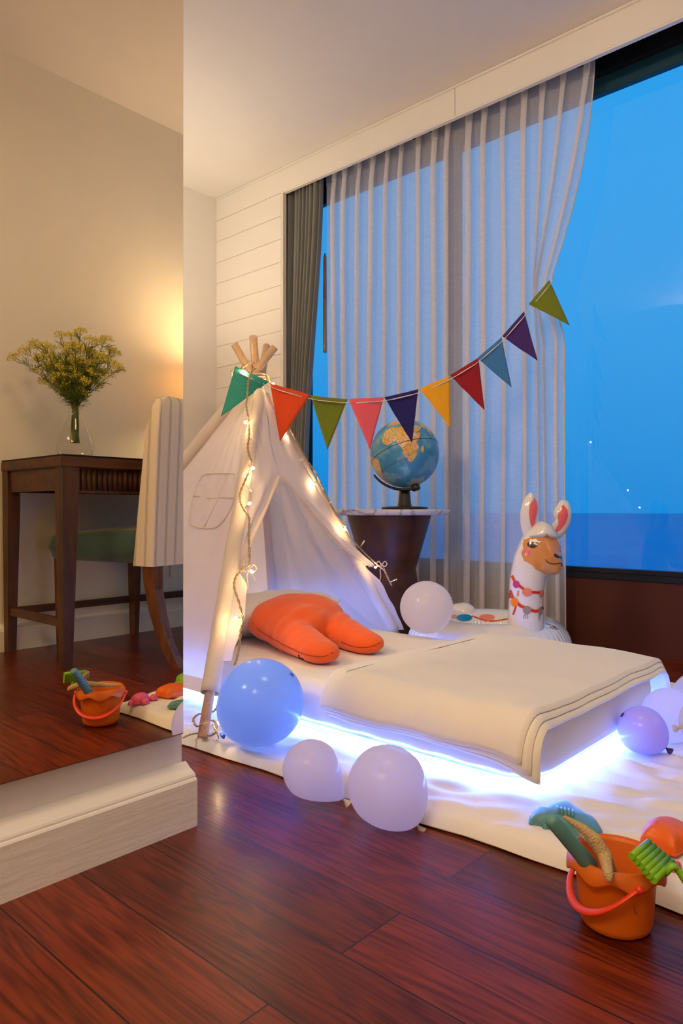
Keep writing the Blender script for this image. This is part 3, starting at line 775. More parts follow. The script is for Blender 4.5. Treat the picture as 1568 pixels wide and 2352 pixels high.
# front flaps
fn = (FRb-FLb).cross(AF-FLb).normalized(); fn = fn if fn.dot(CAM-FLb) > 0 else -fn
def fp(x, y, off=0): return onplane(x, y, FLb+fn*.014, fn)+fn*off
tTL = polet_y('FL', 1312); tTR = polet_y('FR', 1302)
Vp = (641, 1092)
inL = [fp(604, 905), fp(612, 960), fp(622, 1020), fp(632, 1060), fp(*Vp), fp(630, 1125), fp(612, 1170), fp(592, 1215), fp(572, 1262), fp(556, 1300), fp(551, 1314)]
inR = [fp(604, 905), fp(614, 960), fp(624, 1020), fp(634, 1060), fp(*Vp), fp(664, 1120), fp(700, 1163), fp(740, 1212), fp(782, 1256), fp(825, 1287), fp(858, 1303)]
def flap(k, inner, tend, sd):
    path = smoothpath(inner, 6)
    def f(u, v):
        o_ = pole(k, lerp(T0, tend, v)); i_ = interp(path, v)
        e = 4*u*(1-u)
        p = o_.lerp(i_, u) + fn*(.014*(1-u)+.012*e*math.sin(v*9+sd*2+u*3)*v+.006*nz((u*3, v*7, sd), 1.5)+.01*math.sin(u*9+v*4)*v*e)
        # gathers towards the tie
        p += fn*.010*math.sin(u*22+sd)*sst(.7, 1, v)*e
        return p
    b = B(); b.grid(f, 40, 90); b.make('door_flap', M['canvas'], tent)
    b = B()
    def hem(u, v):
        p = f(1-.11*u*(1 if v < .99 else 0), .42+.575*v); return p+fn*(.003+.006*math.sin(u*PI))
    b.grid(hem, 6, 60); b.make('flap_hem', M['canvas2'], tent)
flap('FL', inL, tTL, 1); flap('FR', inR, tTR, 2)
# flap ends hanging below the ties
def hang(k, t0, t1, wpx, name, seed, side):
    def f(u, v):
        t_ = lerp(t0, t1, v); p = pole(k, t_); a = u*PI*2
        wd = wpx*(.25+.75*sst(0, .25, v))*(1-.35*sst(.6, 1, v))
        c = p + (RT*side)*(wd*.9) + fn*.018
        return c + RT*math.cos(a)*wd*(1+.15*math.sin(3*a+seed)) + fn*math.sin(a)*wd*.30 + RT*.006*nz((v*5, seed, 0), 1)
    b = B(); b.grid(f, 24, 40, cu=True); b.make(name, M['canvas'], tent)
hang('FL', tTL, polet_y('FL', 1520), .021, 'flap_end', 1, 1)
hang('FR', tTR, polet_y('FR', 1448), .031, 'flap_end', 2, -.1)
def tie(p, s_, name='tie_bow'):
    b = B()
    for a in (-1, 1):
        b.tube(smoothpath([p, p+RT*.012*a+UP*.014, p+RT*.02*a+UP*.004, p+RT*.012*a-UP*.006, p], 5), .0035*s_, 6, flat=.5)
    b.tube(smoothpath([p, p-UP*.02-RT*.006, p-UP*.045-RT*.004, p-UP*.06-RT*.008], 5), .003, 6, flat=.4)
    b.tube(smoothpath([p, p-UP*.015+RT*.01, p-UP*.03+RT*.016], 5), .003, 6, flat=.4); b.ball(p, .006)
    b.make(name, M['canvas2'], tent)
tie(fp(549, 1315, .035), 1.2); tie(fp(858, 1302, .035), 1.2)
# cord lashing at the crossing
b = B()
for i in range(4):
    c0 = (AF+AR+AL+AB)/4+UP*(-.028+.007*i)
    b.tube([c0+RT*(.034+.003*i)*math.cos(a)+FW*(.05)*math.sin(a)+UP*.004*math.sin(2*a+i) for a in [2*PI*k/28 for k in range(28)]], .0032, 6, closed=True)
b.make('lashing', M['canvas2'], tent)

# ------------------------------------------------------------------ fairy lights
M['wire'] = mat('clear_brown_wire', (.42, .28, .13), .3, var=.3, vscale=300)
M['bulb'] = emitmat('warm_bulb', (1.0, .66, .32), 420)
M['bulb_off'] = mat('clear_tip', (.8, .72, .6), .15)
fl_ = thing('fairy_lights', (-1.6, 1.4, .05), 'string of warm white fairy lights on twisted wire wound down the tent poles', 'string lights')
def dFL(y): return 1/(lerp(1/2.375, 1/1.68, (y-862)/(1697-862)))
def dFR(y): return 1/(lerp(1/2.40, 1/pix(FRb)[2], (y-862)/(pix(FRb)[1]-862)))
wl = [(586, 846), (577, 855), (571, 872), (569, 888), (567, 915), (565, 930), (568, 950), (571, 975), (572, 1000), (569, 1025), (572, 1045), (579, 1066), (571, 1085), (560, 1110), (551, 1135), (553, 1155), (560, 1170), (572, 1190), (571, 1230), (573, 1270), (572, 1298), (560, 1302), (553, 1312), (541, 1326), (538, 1350), (549, 1385), (557, 1425), (553, 1445), (550, 1480), (544, 1510), (538, 1528)]
wr_ = [(596, 850), (606, 852), (614, 868), (622, 884), (634, 925), (650, 960), (667, 988), (678, 1008), (692, 1035), (708, 1062), (724, 1085), (745, 1130), (768, 1175), (792, 1210), (810, 1240), (835, 1268), (852, 1284), (870, 1300), (882, 1310), (892, 1330), (899, 1345)]
wt = [(583, 834), (572, 833), (560, 842), (546, 848), (536, 850), (531, 856), (534, 868), (538, 872)]
def twist(b, pts, r=.0018, amp=.0022):
    P_ = smoothpath(pts, 8)
    for s_ in (0, PI):
        b.tube([p+RT*amp*math.cos(i*.9+s_)+FW*amp*math.sin(i*.9+s_) for i, p in enumerate(P_)], r, 5)
b = B(); twist(b, [at(x, y, min(dFL(y)-.055, 2.262+.0*y if y < 925 else 9)) for x, y in wl]); b.make('wire', M['wire'], fl_)
b = B(); twist(b, [at(x, y, dFR(y)-.04) for x, y in wr_]); b.make('wire', M['wire'], fl_)
b = B(); twist(b, [at(x, y, 2.29) for x, y in wt]+[at(560, 838, 2.29)]); b.make('wire', M['wire'], fl_)
fz = lambda x, y, z=.036: atz(x, y, z)
b = B(); twist(b, [fz(421, 1694), fz(440, 1686), fz(460, 1684), fz(478, 1690), at(492, 1684, 1.62), at(498, 1668, 1.64), at(488, 1655, 1.66), at(470, 1662, 1.63), at(452, 1668, 1.66), at(444, 1652, 1.70), at(456, 1640, 1.72), at(470, 1640, 1.74), at(493, 1632, 1.76), at(500, 1618, 1.78)]); b.make('wire', M['wire'], fl_)
b = B(); twist(b, [at(488, 1664, 1.62), at(494, 1676, 1.6), fz(502, 1694), fz(498, 1700)], .0012, .001); b.make('wire', M['wire'], fl_)
def bulb(x, y, s, dx, dy, litf=True):
    p = at(x, y, s); a = at(x-dx, y-dy, s+.012)
    b = B(); b.tube([a, a.lerp(p, .7)], .0016, 5); b.tube([a.lerp(p, .5), a.lerp(p, .85)], .0028, 6); b.make('bulb_stem', M['bulb_off'], fl_)
    b = B(); b.ball(p, .0042, 2) if litf else b.ball(p, .0032, 1); b.make('bulb', M['bulb'] if litf else M['bulb_off'], fl_, label=None if litf else 'unlit clear bulb')
for x, y, dx, dy in ((563, 970, -9, -8), (581, 1075, 9, 8), (573, 1156, 12, -12), (578, 1313, 12, 12), (541, 1419, -14, 0)): bulb(x, y, dFL(y)-.06, dx, dy)
for x, y, dx, dy in ((627, 882, 9, 2), (655, 1002, -10, 10), (719, 1112, -8, 6), (792, 1216, -6, 4), (862, 1303, -8, 5)): bulb(x, y, dFR(y)-.05, dx, dy)
bulb(537, 870, 2.285, -2, -6); bulb(561, 854, 2.285, 4, 6); bulb(503, 1660, 1.60, 10, 4)
bulb(577, 1128, dFL(1128)-.06, 12, 14, False); bulb(689, 1057, dFR(1057)-.05, -9, 8, False); bulb(762, 1152, dFR(1152)-.05, 8, -4, False); bulb(836, 1243, dFR(1243)-.05, 8, -12, False); bulb(910, 1331, dFR(1331)-.05, 14, -6, False); bulb(586, 1011, dFL(1011)-.06, 12, 4, False)

# ------------------------------------------------------------------ bunting
bt = thing('bunting', at(900, 900, 2.5), 'felt pennant bunting on a cord strung from the tent top to the sheer curtain', 'bunting')
M['cord'] = mat('white_cord', (.78, .68, .60), .8)
cols = {'teal': (.03, .30, .235), 'orange': (.80, .075, .006), 'olive': (.17, .21, .006), 'pink': (.85, .12, .15), 'navy': (.012, .006, .12), 'yellow': (.87, .40, .005), 'red': (.30, .004, .010), 'blue': (.04, .19, .44), 'purple': (.055, .018, .15)}
for k, c in cols.items(): M['f_'+k] = mat('felt_'+k, c, .95, bump=.2, bscale=500, var=.06, vscale=140, sheen=.08)
pn = [('teal', (540, 841), (617, 877), (506, 957)), ('orange', (621, 880), (711, 907), (642, 1014)), ('olive', (713, 908), (798, 917), (753, 1033)), ('pink', (799, 917), (882, 912), (849, 1033)), ('navy', (883, 912), (960, 894), (947, 1016)), ('yellow', (962, 893), (1033, 863), (1033, 983)), ('red', (1034, 861), (1098, 822), (1113, 941)), ('blue', (1097, 821), (1151, 775), (1175, 889)), ('purple', (1153, 772), (1203, 715), (1235, 827)), ('olive', (1213, 699), (1261, 643), (1307, 748))]
def bs_(x): return 1/lerp(1/2.275, 1/2.83, (x-540)/(1262-540))
lab = {'teal': 'teal', 'orange': 'bright orange', 'olive': 'olive green', 'pink': 'pink', 'navy': 'navy blue', 'yellow': 'yellow', 'red': 'dark red', 'blue': 'sky blue', 'purple': 'purple'}
cpts = []
for c, l, r, tp in pn:
    a, d, e_ = at(*l, bs_(l[0])), at(*r, bs_(r[0])), at(*tp, bs_((l[0]+r[0])/2)-.01)
    nn = (d-a).cross(e_-a).normalized(); nn = nn if nn.dot(CAM-a) > 0 else -nn
    b = B(); N_ = 14
    g = [[None]*(N_+1) for _ in range(N_+1)]
    for i in range(N_+1):
        for j in range(N_+1-i):
            p = a + (d-a)*(j/N_) + (e_-a)*(i/N_); p += nn*(.004*math.sin(3*j/N_+i/N_*2+l[0])+.002*nz(p, 30)); g[i][j] = b.bm.verts.new(p)
    for i in range(N_):
        for j in range(N_-i):
            f = b.bm.faces.new((g[i][j], g[i][j+1], g[i+1][j])); f.smooth = True
            if j+1 <= N_-i-1: f = b.bm.faces.new((g[i][j+1], g[i+1][j+1], g[i+1][j])); f.smooth = True
    b.make('pennant', M['f_'+c], bt, label=lab[c]+' felt pennant', solid=.0016)
    s1 = a.lerp(d, .2)+(e_-a.lerp(d, .5))*.085; s2 = a.lerp(d, .8)+(e_-a.lerp(d, .5))*.085
    cpts.append((a, s1+nn*.006, s2+nn*.006, d))
    b = B(); b.tube([s1+nn*.001, s1+nn*.004, s1.lerp(s2, .5)+nn*.0045, s2+nn*.004, s2+nn*.001], .0021, 6, flat=.6); b.make('cord_stitch', M['cord'], bt)
b = B()
endp = at(1274, 637, 2.84)
cl_ = [(AF+AR)/2, at(560, 850, 2.31)]
for q in cpts: cl_ += [q[1]-FW*-.004, q[2]-FW*-.004]
b.tube(cl_+[endp], .0015, 5)
b.make('cord', M['cord'], bt)

# ------------------------------------------------------------------ side table and globe
def marble():
    m, nt, p = newmat('white_marble'); N = nt.nodes; L = nt.links
    tc = N.new('ShaderNodeTexCoord'); n = N.new('ShaderNodeTexNoise'); n.inputs['Scale'].default_value = 7; n.inputs['Detail'].default_value = 8; n.inputs['Distortion'].default_value = 1.5
    L.new(tc.outputs['Object'], n.inputs['Vector']); r = N.new('ShaderNodeValToRGB')
    r.color_ramp.elements[0].position = .44; r.color_ramp.elements[0].color = (.72, .68, .66, 1); r.color_ramp.elements[1].position = .56; r.color_ramp.elements[1].color = (.74, .70, .68, 1)
    e = r.color_ramp.elements.new(.5); e.color = (.34, .30, .30, 1); L.new(n.outputs['Fac'], r.inputs[0]); L.new(r.outputs[0], p.inputs['Base Color']); p.inputs['Roughness'].default_value = .2; return m
M['marble'] = marble()
M['bronze'] = mat('mottled_brown_lacquer', (.060, .014, .006), .42, var=.85, vscale=16, bump=.06, bscale=20)
TS = 3.06; tcn = at(893, 1174, TS); tcn.z = 0
st = thing('side_table', tcn, 'round side table with white marble top on a brown hourglass drum base', 'table')
hr = 96/F*TS
b = B(); b.lathe([(0, .002), (hr*.84, .002), (hr*.87, .01), (hr*.66, .30), (hr*.64, .325), (hr*.68, .345), (hr, .548), (hr, .553), (0, .553)], tcn, 64); b.make('drum_base', M['bronze'], st)
tr = 141/F*TS
b = B(); b.lathe([(0, .553), (tr-.02, .553), (tr-.008, .562), (tr, .574), (tr-.002, .577), (0, .5775)], tcn, 80); b.make('marble_top', M['marble'], st)
GC = at(929, 1042, 3.0); GR = 78.5/F*3.0
gt = thing('globe', (at(929, 1042, 3.0).x, at(929, 1042, 3.0).y, .5775), 'blue desk globe on a black stand on the marble table', 'globe')
TW = (CAM-GC).normalized(); RR = UP.cross(TW).normalized(); UU = TW.cross(RR).normalized()
SP = (RR*.29-UU*.90+TW*.32).normalized()        # south pole
M20 = (RR*.10+UU*.12+TW*1.0); M20 = (M20-SP*M20.dot(SP)).normalized()   # lon 20E on the equator
EE = M20.cross(SP).normalized(); 
if EE.dot(RR) < 0: EE = -EE
def ll(lon, lat, k=1.0):
    a = math.radians(lon-22); c = math.radians(lat)
    return GC+GR*k*(math.cos(c)*(math.cos(a)*M20+math.sin(a)*EE)-math.sin(c)*SP)
def oceanmat():
    m, nt, p = newmat('globe_ocean'); N = nt.nodes; L = nt.links
    tc = N.new('ShaderNodeTexCoord'); n = N.new('ShaderNodeTexNoise'); n.inputs['Scale'].default_value = 14; n.inputs['Detail'].default_value = 5
    L.new(tc.outputs['Object'], n.inputs['Vector']); r = N.new('ShaderNodeValToRGB')
    r.color_ramp.elements[0].position = .47; r.color_ramp.elements[0].color = (.05, .27, .47, 1); r.color_ramp.elements[1].position = .53; r.color_ramp.elements[1].color = (.15, .38, .52, 1)
    L.new(n.outputs['Fac'], r.inputs[0]); L.new(r.outputs[0], p.inputs['Base Color']); p.inputs['Roughness'].default_value = .3; return m
def landmat():
    m, nt, p = newmat('globe_land'); N = nt.nodes; L = nt.links
    tc = N.new('ShaderNodeTexCoord'); n = N.new('ShaderNodeTexNoise'); n.inputs['Scale'].default_value = 60; n.inputs['Detail'].default_value = 3
    L.new(tc.outputs['Object'], n.inputs['Vector'])
    v = N.new('ShaderNodeTexVoronoi'); v.inputs['Scale'].default_value = 62
    ad = N.new('ShaderNodeVectorMath'); ad.operation = 'MULTIPLY_ADD'; ad.inputs[1].default_value = (.03, .03, .03)
    L.new(n.outputs['Color'], ad.inputs[0]); L.new(tc.outputs['Object'], ad.inputs[2]); L.new(ad.outputs[0], v.inputs['Vector'])
    sp = N.new('ShaderNodeSeparateColor'); L.new(v.outputs['Color'], sp.inputs[0])
    r = N.new('ShaderNodeValToRGB'); r.color_ramp.interpolation = 'CONSTANT'
    for i, (ps, c) in enumerate(((0, (.80, .42, .06)), (.25, (.78, .55, .34)), (.5, (.82, .52, .10)), (.72, (.74, .40, .26)), (.88, (.62, .56, .22)))):
        e = r.color_ramp.elements[i] if i < 2 else r.color_ramp.elements.new(ps); e.position = ps; e.color = (*c, 1)
    v2 = N.new('ShaderNodeTexVoronoi'); v2.feature = 'DISTANCE_TO_EDGE'; v2.inputs['Scale'].default_value = 62; L.new(ad.outputs[0], v2.inputs['Vector'])
    lt = N.new('ShaderNodeMath'); lt.operation = 'LESS_THAN'; lt.inputs[1].default_value = .035; L.new(v2.outputs['Distance'], lt.inputs[0])
    mx = N.new('ShaderNodeMix'); mx.data_type = 'RGBA'; mx.inputs['B'].default_value = (.30, .22, .10, 1)
    L.new(sp.outputs[0], r.inputs[0]); L.new(lt.outputs[0], mx.inputs['Factor']); L.new(r.outputs[0], mx.inputs['A']); L.new(mx.outputs['Result'], p.inputs['Base Color']); p.inputs['Roughness'].default_value = .35
    return m
M['ocean'] = oceanmat(); M['land'] = landmat(); M['ice'] = mat('globe_ice', (.30, .42, .36), .35, var=.15, vscale=30); M['ink'] = mat('globe_ink', (.04, .05, .05), .5)
b = B(); b.ball(GC, GR, 5); b.make('sphere', M['ocean'], gt)
b = B()
def country(poly, mi=0, k=1.0025, cuts=3):
    t = bmesh.new(); fc = t.faces.new([t.verts.new((x, y, 0)) for x, y in poly]); bmesh.ops.triangulate(t, faces=[fc])
    for _ in range(cuts):
        es = [e for e in t.edges if e.calc_length() > 4]
        if es: bmesh.ops.subdivide_edges(t, edges=es, cuts=1); bmesh.ops.triangulate(t, faces=t.faces[:])
    for v in t.verts: v.co = ll(v.co.x, v.co.y, k)
    b = B(); b.merge(t, mi, True); b.make('continent', M['land'], gt)
africa = [(-17, 15), (-16, 20), (-13, 27), (-9, 32), (-6, 35), (0, 36), (10, 37), (11, 33), (19, 30), (22, 32), (32, 31), (35, 27), (37, 20), (40, 15), (43, 11), (51, 11), (48, 4), (42, -2), (39, -6), (41, -14), (36, -18), (35, -24), (32, -28), (27, -33), (20, -35), (18, -33), (15, -27), (12, -18), (13, -12), (12, -6), (9, 0), (9, 4), (4, 6), (-4, 5), (-9, 5), (-13, 9)]
country(africa)
country([(44, -16), (49, -12), (50, -16), (47, -25), (44, -24)], cuts=2)
country([(-35, -7), (-37, -12), (-39, -18), (-43, -23), (-49, -27), (-54, -34), (-58, -38), (-63, -42), (-66, -47), (-69, -53), (-74, -52), (-75, -45), (-73, -37), (-71, -28), (-70, -18), (-77, -12), (-81, -5), (-79, 3), (-72, 12), (-60, 8), (-51, 4), (-44, -2)])
country([(36, 37), (44, 38), (50, 30), (57, 26), (60, 22), (52, 15), (44, 12), (38, 20), (34, 29)], cuts=2)
country([(-9, 38), (-8, 43), (0, 44), (8, 44), (15, 39), (20, 38), (28, 41), (38, 41), (45, 45), (50, 60), (20, 65), (5, 58), (-5, 50)], cuts=2)
country([(70, 20), (77, 8), (80, 15), (90, 22), (98, 15), (105, 10), (110, 20), (120, 35), (90, 40), (65, 35), (62, 25)], cuts=2)
country([(115, -21), (114, -33), (122, -34), (135, -32), (145, -38), (152, -30), (146, -18), (136, -12), (126, -14)], cuts=2)
b = B()
t_ = bmesh.new(); N_ = 60; rr_ = [math.radians(19+3*math.sin(k*.7)+4*math.sin(k*.21)) for k in range(N_)]
rings = []
for j in range(8):
    ring = []
    for k in range(N_):
        a = 2*PI*k/N_; lat = -90+math.degrees(rr_[k])*(1-j/8.0); ring.append(b.bm.verts.new(ll(math.degrees(a), lat, 1.0025)))
    rings.append(ring)
for j in range(7):
    for k in range(N_): b.bm.faces.new((rings[j][k], rings[j][(k+1) % N_], rings[j+1][(k+1) % N_], rings[j+1][k])).smooth = True
t_.free(); b.make('polar_cap', M['ice'], gt)
b = B(); b.tube([ll(a, 0, 1.001) for a in range(0, 360, 4)], .0014, 5, closed=True)
b.make('equator_line', M['ink'], gt)
def globe_text(s_, lon, lat, size, rot=0, sp=1.0):
    cu = bpy.data.curves.new('t', 'FONT'); cu.body = s_; cu.size = 1; cu.align_x = 'CENTER'; cu.space_character = sp; cu.resolution_u = 3
    o = bpy.data.objects.new('t', cu); scene.collection.objects.link(o); bpy.context.view_layer.update()
    me = bpy.data.meshes.new_from_object(o.evaluated_get(bpy.context.evaluated_depsgraph_get())); bpy.data.objects.remove(o)
    cr_, sr = math.cos(rot), math.sin(rot)
    for v in me.vertices:
        x, y = v.co.x*size, v.co.y*size; x, y = x*cr_-y*sr, x*sr+y*cr_
        v.co = ll(lon+x/math.cos(math.radians(lat)), lat+y, 1.004)
    return me
def add_text(lst, name):
    b = B()
    for me in lst:
        t = bmesh.new(); t.from_mesh(me); b.merge(t, 0, False); bpy.data.meshes.remove(me)
    return b.make(name, M['ink'], gt)
add_text([globe_text('SOUTH ATLANTIC OCEAN', -14, -28, 4.2, .0, 1.1)], 'ocean_lettering'); add_text([globe_text('ANTARCTIC', 66, -24, 2.6, .0, 1.6), globe_text('OCEAN', 66, -28, 2.6)], 'ocean_lettering')
M['blackplastic'] = mat('black_plastic', (.018, .016, .012), .35)
b = B(); arm = []
NPd = -SP
side_ = (-RR*.85-UU*.2); side_ = (side_-SP*side_.dot(SP)).normalized()
for k in range(30):
    a = lerp(-.02, 1.25, k/29); arm.append(GC+(SP*math.cos(a)+side_*math.sin(a))*GR*1.09)
b.tube(arm, [lerp(.011, .008, k/29) for k in range(30)], 12, flat=.6); b.make('meridian_arm', M['blackplastic'], gt)
b = B(); b.lathe([(0, 0), (.017, 0), (.019, .003), (.019, .016), (.016, .019), (0, .019)], GC+SP*GR*1.03, 32, axis=SP); b.lathe([(0, -.004), (.014, -.004), (.014, .003)], GC+SP*GR*1.01, 32, axis=SP); b.make('pole_knob', M['blackplastic'], gt)
gb = Vector((GC.x, GC.y, .5775)); zt = pix(gb)[1]
b = B(); px_ = 3.0/F
b.lathe([(0, 0), (52*px_, 0), (53*px_, .004), (52.5*px_, .010), (40*px_, .012), (17*px_, .013), (16*px_, .018), (14.5*px_, .03), (13*px_, .060), (12*px_, .080), (0, .083)], gb, 40); b.make('stand', M['blackplastic'], gt)

# ------------------------------------------------------------------ llama pool float
M['vinyl'] = mat('white_vinyl', (.80, .77, .74), .16, spec=.6, bump=.12, bscale=18, coat=.5, trans=.12)
M['v_face'] = mat('vinyl_tan', (.62, .25, .07), .18, coat=.4); M['v_pink'] = mat('vinyl_pink', (.75, .12, .16), .2, coat=.4)
M['v_black'] = mat('vinyl_black', (.010, .006, .004), .2, coat=.4); M['v_white'] = mat('vinyl_lash_white', (.85, .82, .78), .2, coat=.4)
M['v_red'] = mat('vinyl_red', (.62, .03, .008), .2, coat=.4); M['v_mag'] = mat('vinyl_magenta', (.50, .02, .18), .2, coat=.4); M['v_cor'] = mat('vinyl_coral', (.75, .20, .13), .2, coat=.4)
M['v_or'] = mat('vinyl_orange', (.85, .22, .005), .2, coat=.4); M['v_gry'] = mat('vinyl_taupe', (.30, .22, .18), .2, coat=.4); M['v_blu'] = mat('vinyl_blue', (.0, .20, .38), .2, coat=.4); M['v_blush'] = mat('vinyl_blush', (.70, .10, .24), .2, coat=.4)
lc = at(1120, 1430, 2.60); lc.z = .0
lf = thing('llama_float', (lc.x, lc.y, 0), 'white inflatable llama pool ring standing behind the mattress by the curtain', 'pool float')
RO, RI = .20, .092
def torus(u, v):
    a = 2*PI*u; c = 2*PI*v; wr = 1+.022*math.sin(46*a)*(.35+.65*max(0, -math.cos(c)*.3+abs(math.sin(c))*.2+.5))*(1 if True else 0)
    r_ = RI*(1+.03*math.sin(a*60+2*math.sin(a*7))*sst(.95, -.2, math.sin(c)))
    return Vector((lc.x+(RO+r_*math.cos(c))*math.cos(a), lc.y+(RO+r_*math.cos(c))*math.sin(a), .092+r_*math.sin(c)))
b = B(); b.grid(torus, 480, 40, cu=True, cv=True); me = b.mesh(); bvt = bvh_of(me); link('ring', me, lf, M['vinyl'])
b = B()
printed(b, bvt, circ_px(1066, 1419, 18, 8), 0, .0015, 2); printed(b, bvt, circ_px(1118, 1418, 18, 7), 1, .0015, 2); printed(b, bvt, circ_px(1042, 1416, 7, 4), 2, .0015, 1)
printed(b, bvt, strip_px([(1083, 1415), (1100, 1421), (1118, 1427), (1140, 1426), (1170, 1421)], 2.6), 3, .0015, 2)
printed(b, bvt, strip_px([(1253, 1432), (1268, 1437), (1282, 1446), (1275, 1445), (1262, 1440)], 2), 3, .0015, 1)
b.make('ring_print', [M['v_blu'], M['v_cor'], M['v_or'], M['v_red']], lf)
s0 = 2.43
def lp(x, y, o_=0): return at(x, y, s0+o_)
def rr2(r): return r/F*s0
ch = chain([(lp(1207, 1452), rr2(41)), (lp(1207, 1420), rr2(41)), (lp(1207, 1380), rr2(39)), (lp(1210, 1335), rr2(40)), (lp(1218, 1290), rr2(40)), (lp(1230, 1255), rr2(38)), (lp(1240, 1234), rr2(34))], 6)
ch += chain([(lp(1236, 1262), rr2(42)), (lp(1248, 1282, -.01), rr2(38)), (lp(1262, 1292, -.02), rr2(29)), (lp(1270, 1299, -.025), rr2(22))], 5)
ch += chain([(lp(1238, 1235), rr2(32)), (lp(1254, 1250), rr2(32)), (lp(1266, 1278, -.01), rr2(24))], 4)
me = blob([(c, (r, r, r)) for c, r in ch], .006, 5)
bvn = bvh_of(me); link('neck_and_head', me, lf, M['vinyl'])
b = B()
face = [(1203, 1240), (1215, 1236), (1222, 1232), (1232, 1234), (1243, 1233), (1250, 1228), (1254, 1225), (1258, 1231), (1266, 1235), (1276, 1233), (1284, 1248), (1291, 1268), (1296, 1285), (1293, 1300), (1284, 1312), (1272, 1320), (1262, 1319), (1250, 1318), (1240, 1312), (1230, 1308), (1224, 1300), (1212, 1292), (1203, 1288), (1203, 1278), (1197, 1269), (1202, 1260), (1200, 1250)]
b1 = B(); printed(b1, bvn, face, 0, .0010, 4); b1.make('face_print', M['v_face'], lf)
b1 = B(); printed(b1, bvn, circ_px(1223, 1251, 12, 8), 0, .0024, 2); printed(b1, bvn, circ_px(1218, 1248, 2.2, 2), 1, .0034, 1); b1.make('eye', [M['v_black'], M['v_white']], lf)
b1 = B(); printed(b1, bvn, [(1214, 1244), (1219, 1239), (1224, 1240), (1230, 1238), (1236, 1243), (1245, 1244), (1238, 1246), (1240, 1249), (1234, 1246), (1229, 1246), (1224, 1245), (1219, 1244)], 0, .0034, 1); b1.make('eyelash', M['v_white'], lf)
b1 = B(); printed(b1, bvn, circ_px(1211, 1269, 7, 7.2), 0, .0022, 1); b1.make('cheek', M['v_blush'], lf)
b1 = B(); printed(b1, bvn, [(1272, 1271), (1276, 1273), (1283, 1278), (1290, 1280), (1294, 1279), (1294, 1282), (1289, 1283), (1288, 1285), (1285, 1282), (1276, 1281), (1271, 1277)], 0, .0022, 1)
printed(b1, bvn, strip_px([(1252, 1285), (1257, 1291), (1266, 1295), (1276, 1295), (1286, 1293), (1292, 1298)], 1.8), 0, .0022, 1); b1.make('mouth_and_nostril', M['v_black'], lf)
b1 = B()
printed(b1, bvn, strip_px([(1176, 1322), (1182, 1336), (1192, 1345), (1204, 1354), (1222, 1360), (1236, 1361), (1247, 1359)], 6), 0, .0016, 2)
printed(b1, bvn, strip_px([(1171, 1356), (1176, 1370), (1184, 1382), (1196, 1392), (1210, 1398), (1228, 1404), (1240, 1402), (1247, 1394)], 7), 0, .0016, 2)
printed(b1, bvn, strip_px([(1185, 1392), (1182, 1402), (1178, 1412)], 3.5), 0, .0016, 1)
for (x, y, rx, ry, mi) in ((1186, 1342, 7.5, 8, 1), (1210, 1360, 11, 9.5, 2), (1242, 1364, 5, 9, 2), (1182, 1383, 8.5, 10, 3), (1210, 1401, 9.5, 9.5, 4), (1239, 1404, 4.5, 9.5, 4), (1169, 1368, 3, 8, 2)): printed(b1, bvn, circ_px(x, y, rx, ry), mi, .003, 2)
for x in (1204, 1208, 1211): printed(b1, bvn, strip_px([(x+2, 1409), (x-1, 1414), (x-2, 1421)] if x < 1211 else [(x-1, 1409), (x, 1415), (x, 1422)], 1.5), 4, .002, 1)
for x in (1237, 1240): printed(b1, bvn, strip_px([(x, 1412), (x-1, 1418), (x-1, 1425)], 1.3), 4, .002, 1)
b1.make('necklace_print', [M['v_red'], M['v_mag'], M['v_cor'], M['v_or'], M['v_gry']], lf)
def ear(outl, inner, o_):
    cv = closedpath([lp(x, y, o_) for x, y in outl], 4); b = B(); b.dome(cv, .022, 8, up=-FW, both=True)
    me = b.mesh(); bv = bvh_of(me); e = link('ear', me, lf, M['vinyl'])
    b = B(); printed(b, bv, inner, 0, .0012, 3); me = b.mesh()
    o = bpy.data.objects.new('ear_lining', me); scene.collection.objects.link(o); me.transform(Matrix.Translation(-ORG[lf.name])); o.parent = e; me.materials.append(M['v_pink'])
ear([(1206, 1236), (1197, 1215), (1194, 1190), (1196, 1168), (1203, 1148), (1217, 1131), (1226, 1138), (1232, 1152), (1236, 1165), (1233, 1185), (1228, 1205), (1226, 1226), (1218, 1238)], [(1226, 1143), (1232, 1153), (1234, 1165), (1229, 1190), (1225, 1213), (1222, 1215), (1217, 1200), (1214, 1178), (1216, 1160)], .0)
ear([(1280, 1235), (1267, 1208), (1273, 1196), (1270, 1185), (1272, 1172), (1280, 1160), (1284, 1152), (1294, 1148), (1304, 1152), (1310, 1165), (1312, 1180), (1310, 1198), (1303, 1215), (1294, 1228)], [(1293, 1159), (1302, 1170), (1304, 1184), (1298, 1202), (1286, 1218), (1276, 1222), (1276, 1214), (1282, 1204), (1281, 1185), (1285, 1168)], .03)
b1 = B(); b1.dome(closedpath([lp(x, y, -.01) for x, y in ((1208, 1232), (1215, 1218), (1228, 1202), (1246, 1197), (1262, 1206), (1272, 1218), (1280, 1236), (1262, 1238), (1250, 1232), (1238, 1238), (1222, 1236))], 4), .055, 8, up=-FW, both=True); b1.make('forelock', M['vinyl'], lf)
# small white cushion behind the ring
me = blob([(at(1065, 1412, 2.80), (.055, .055, .05)), (at(1050, 1405, 2.80), (.035, .035, .035))], .006, 8)
for v in me.vertices: v.co += v.normal*.002*nz(v.co, 30)
link('tail', me, lf, M['vinyl'])
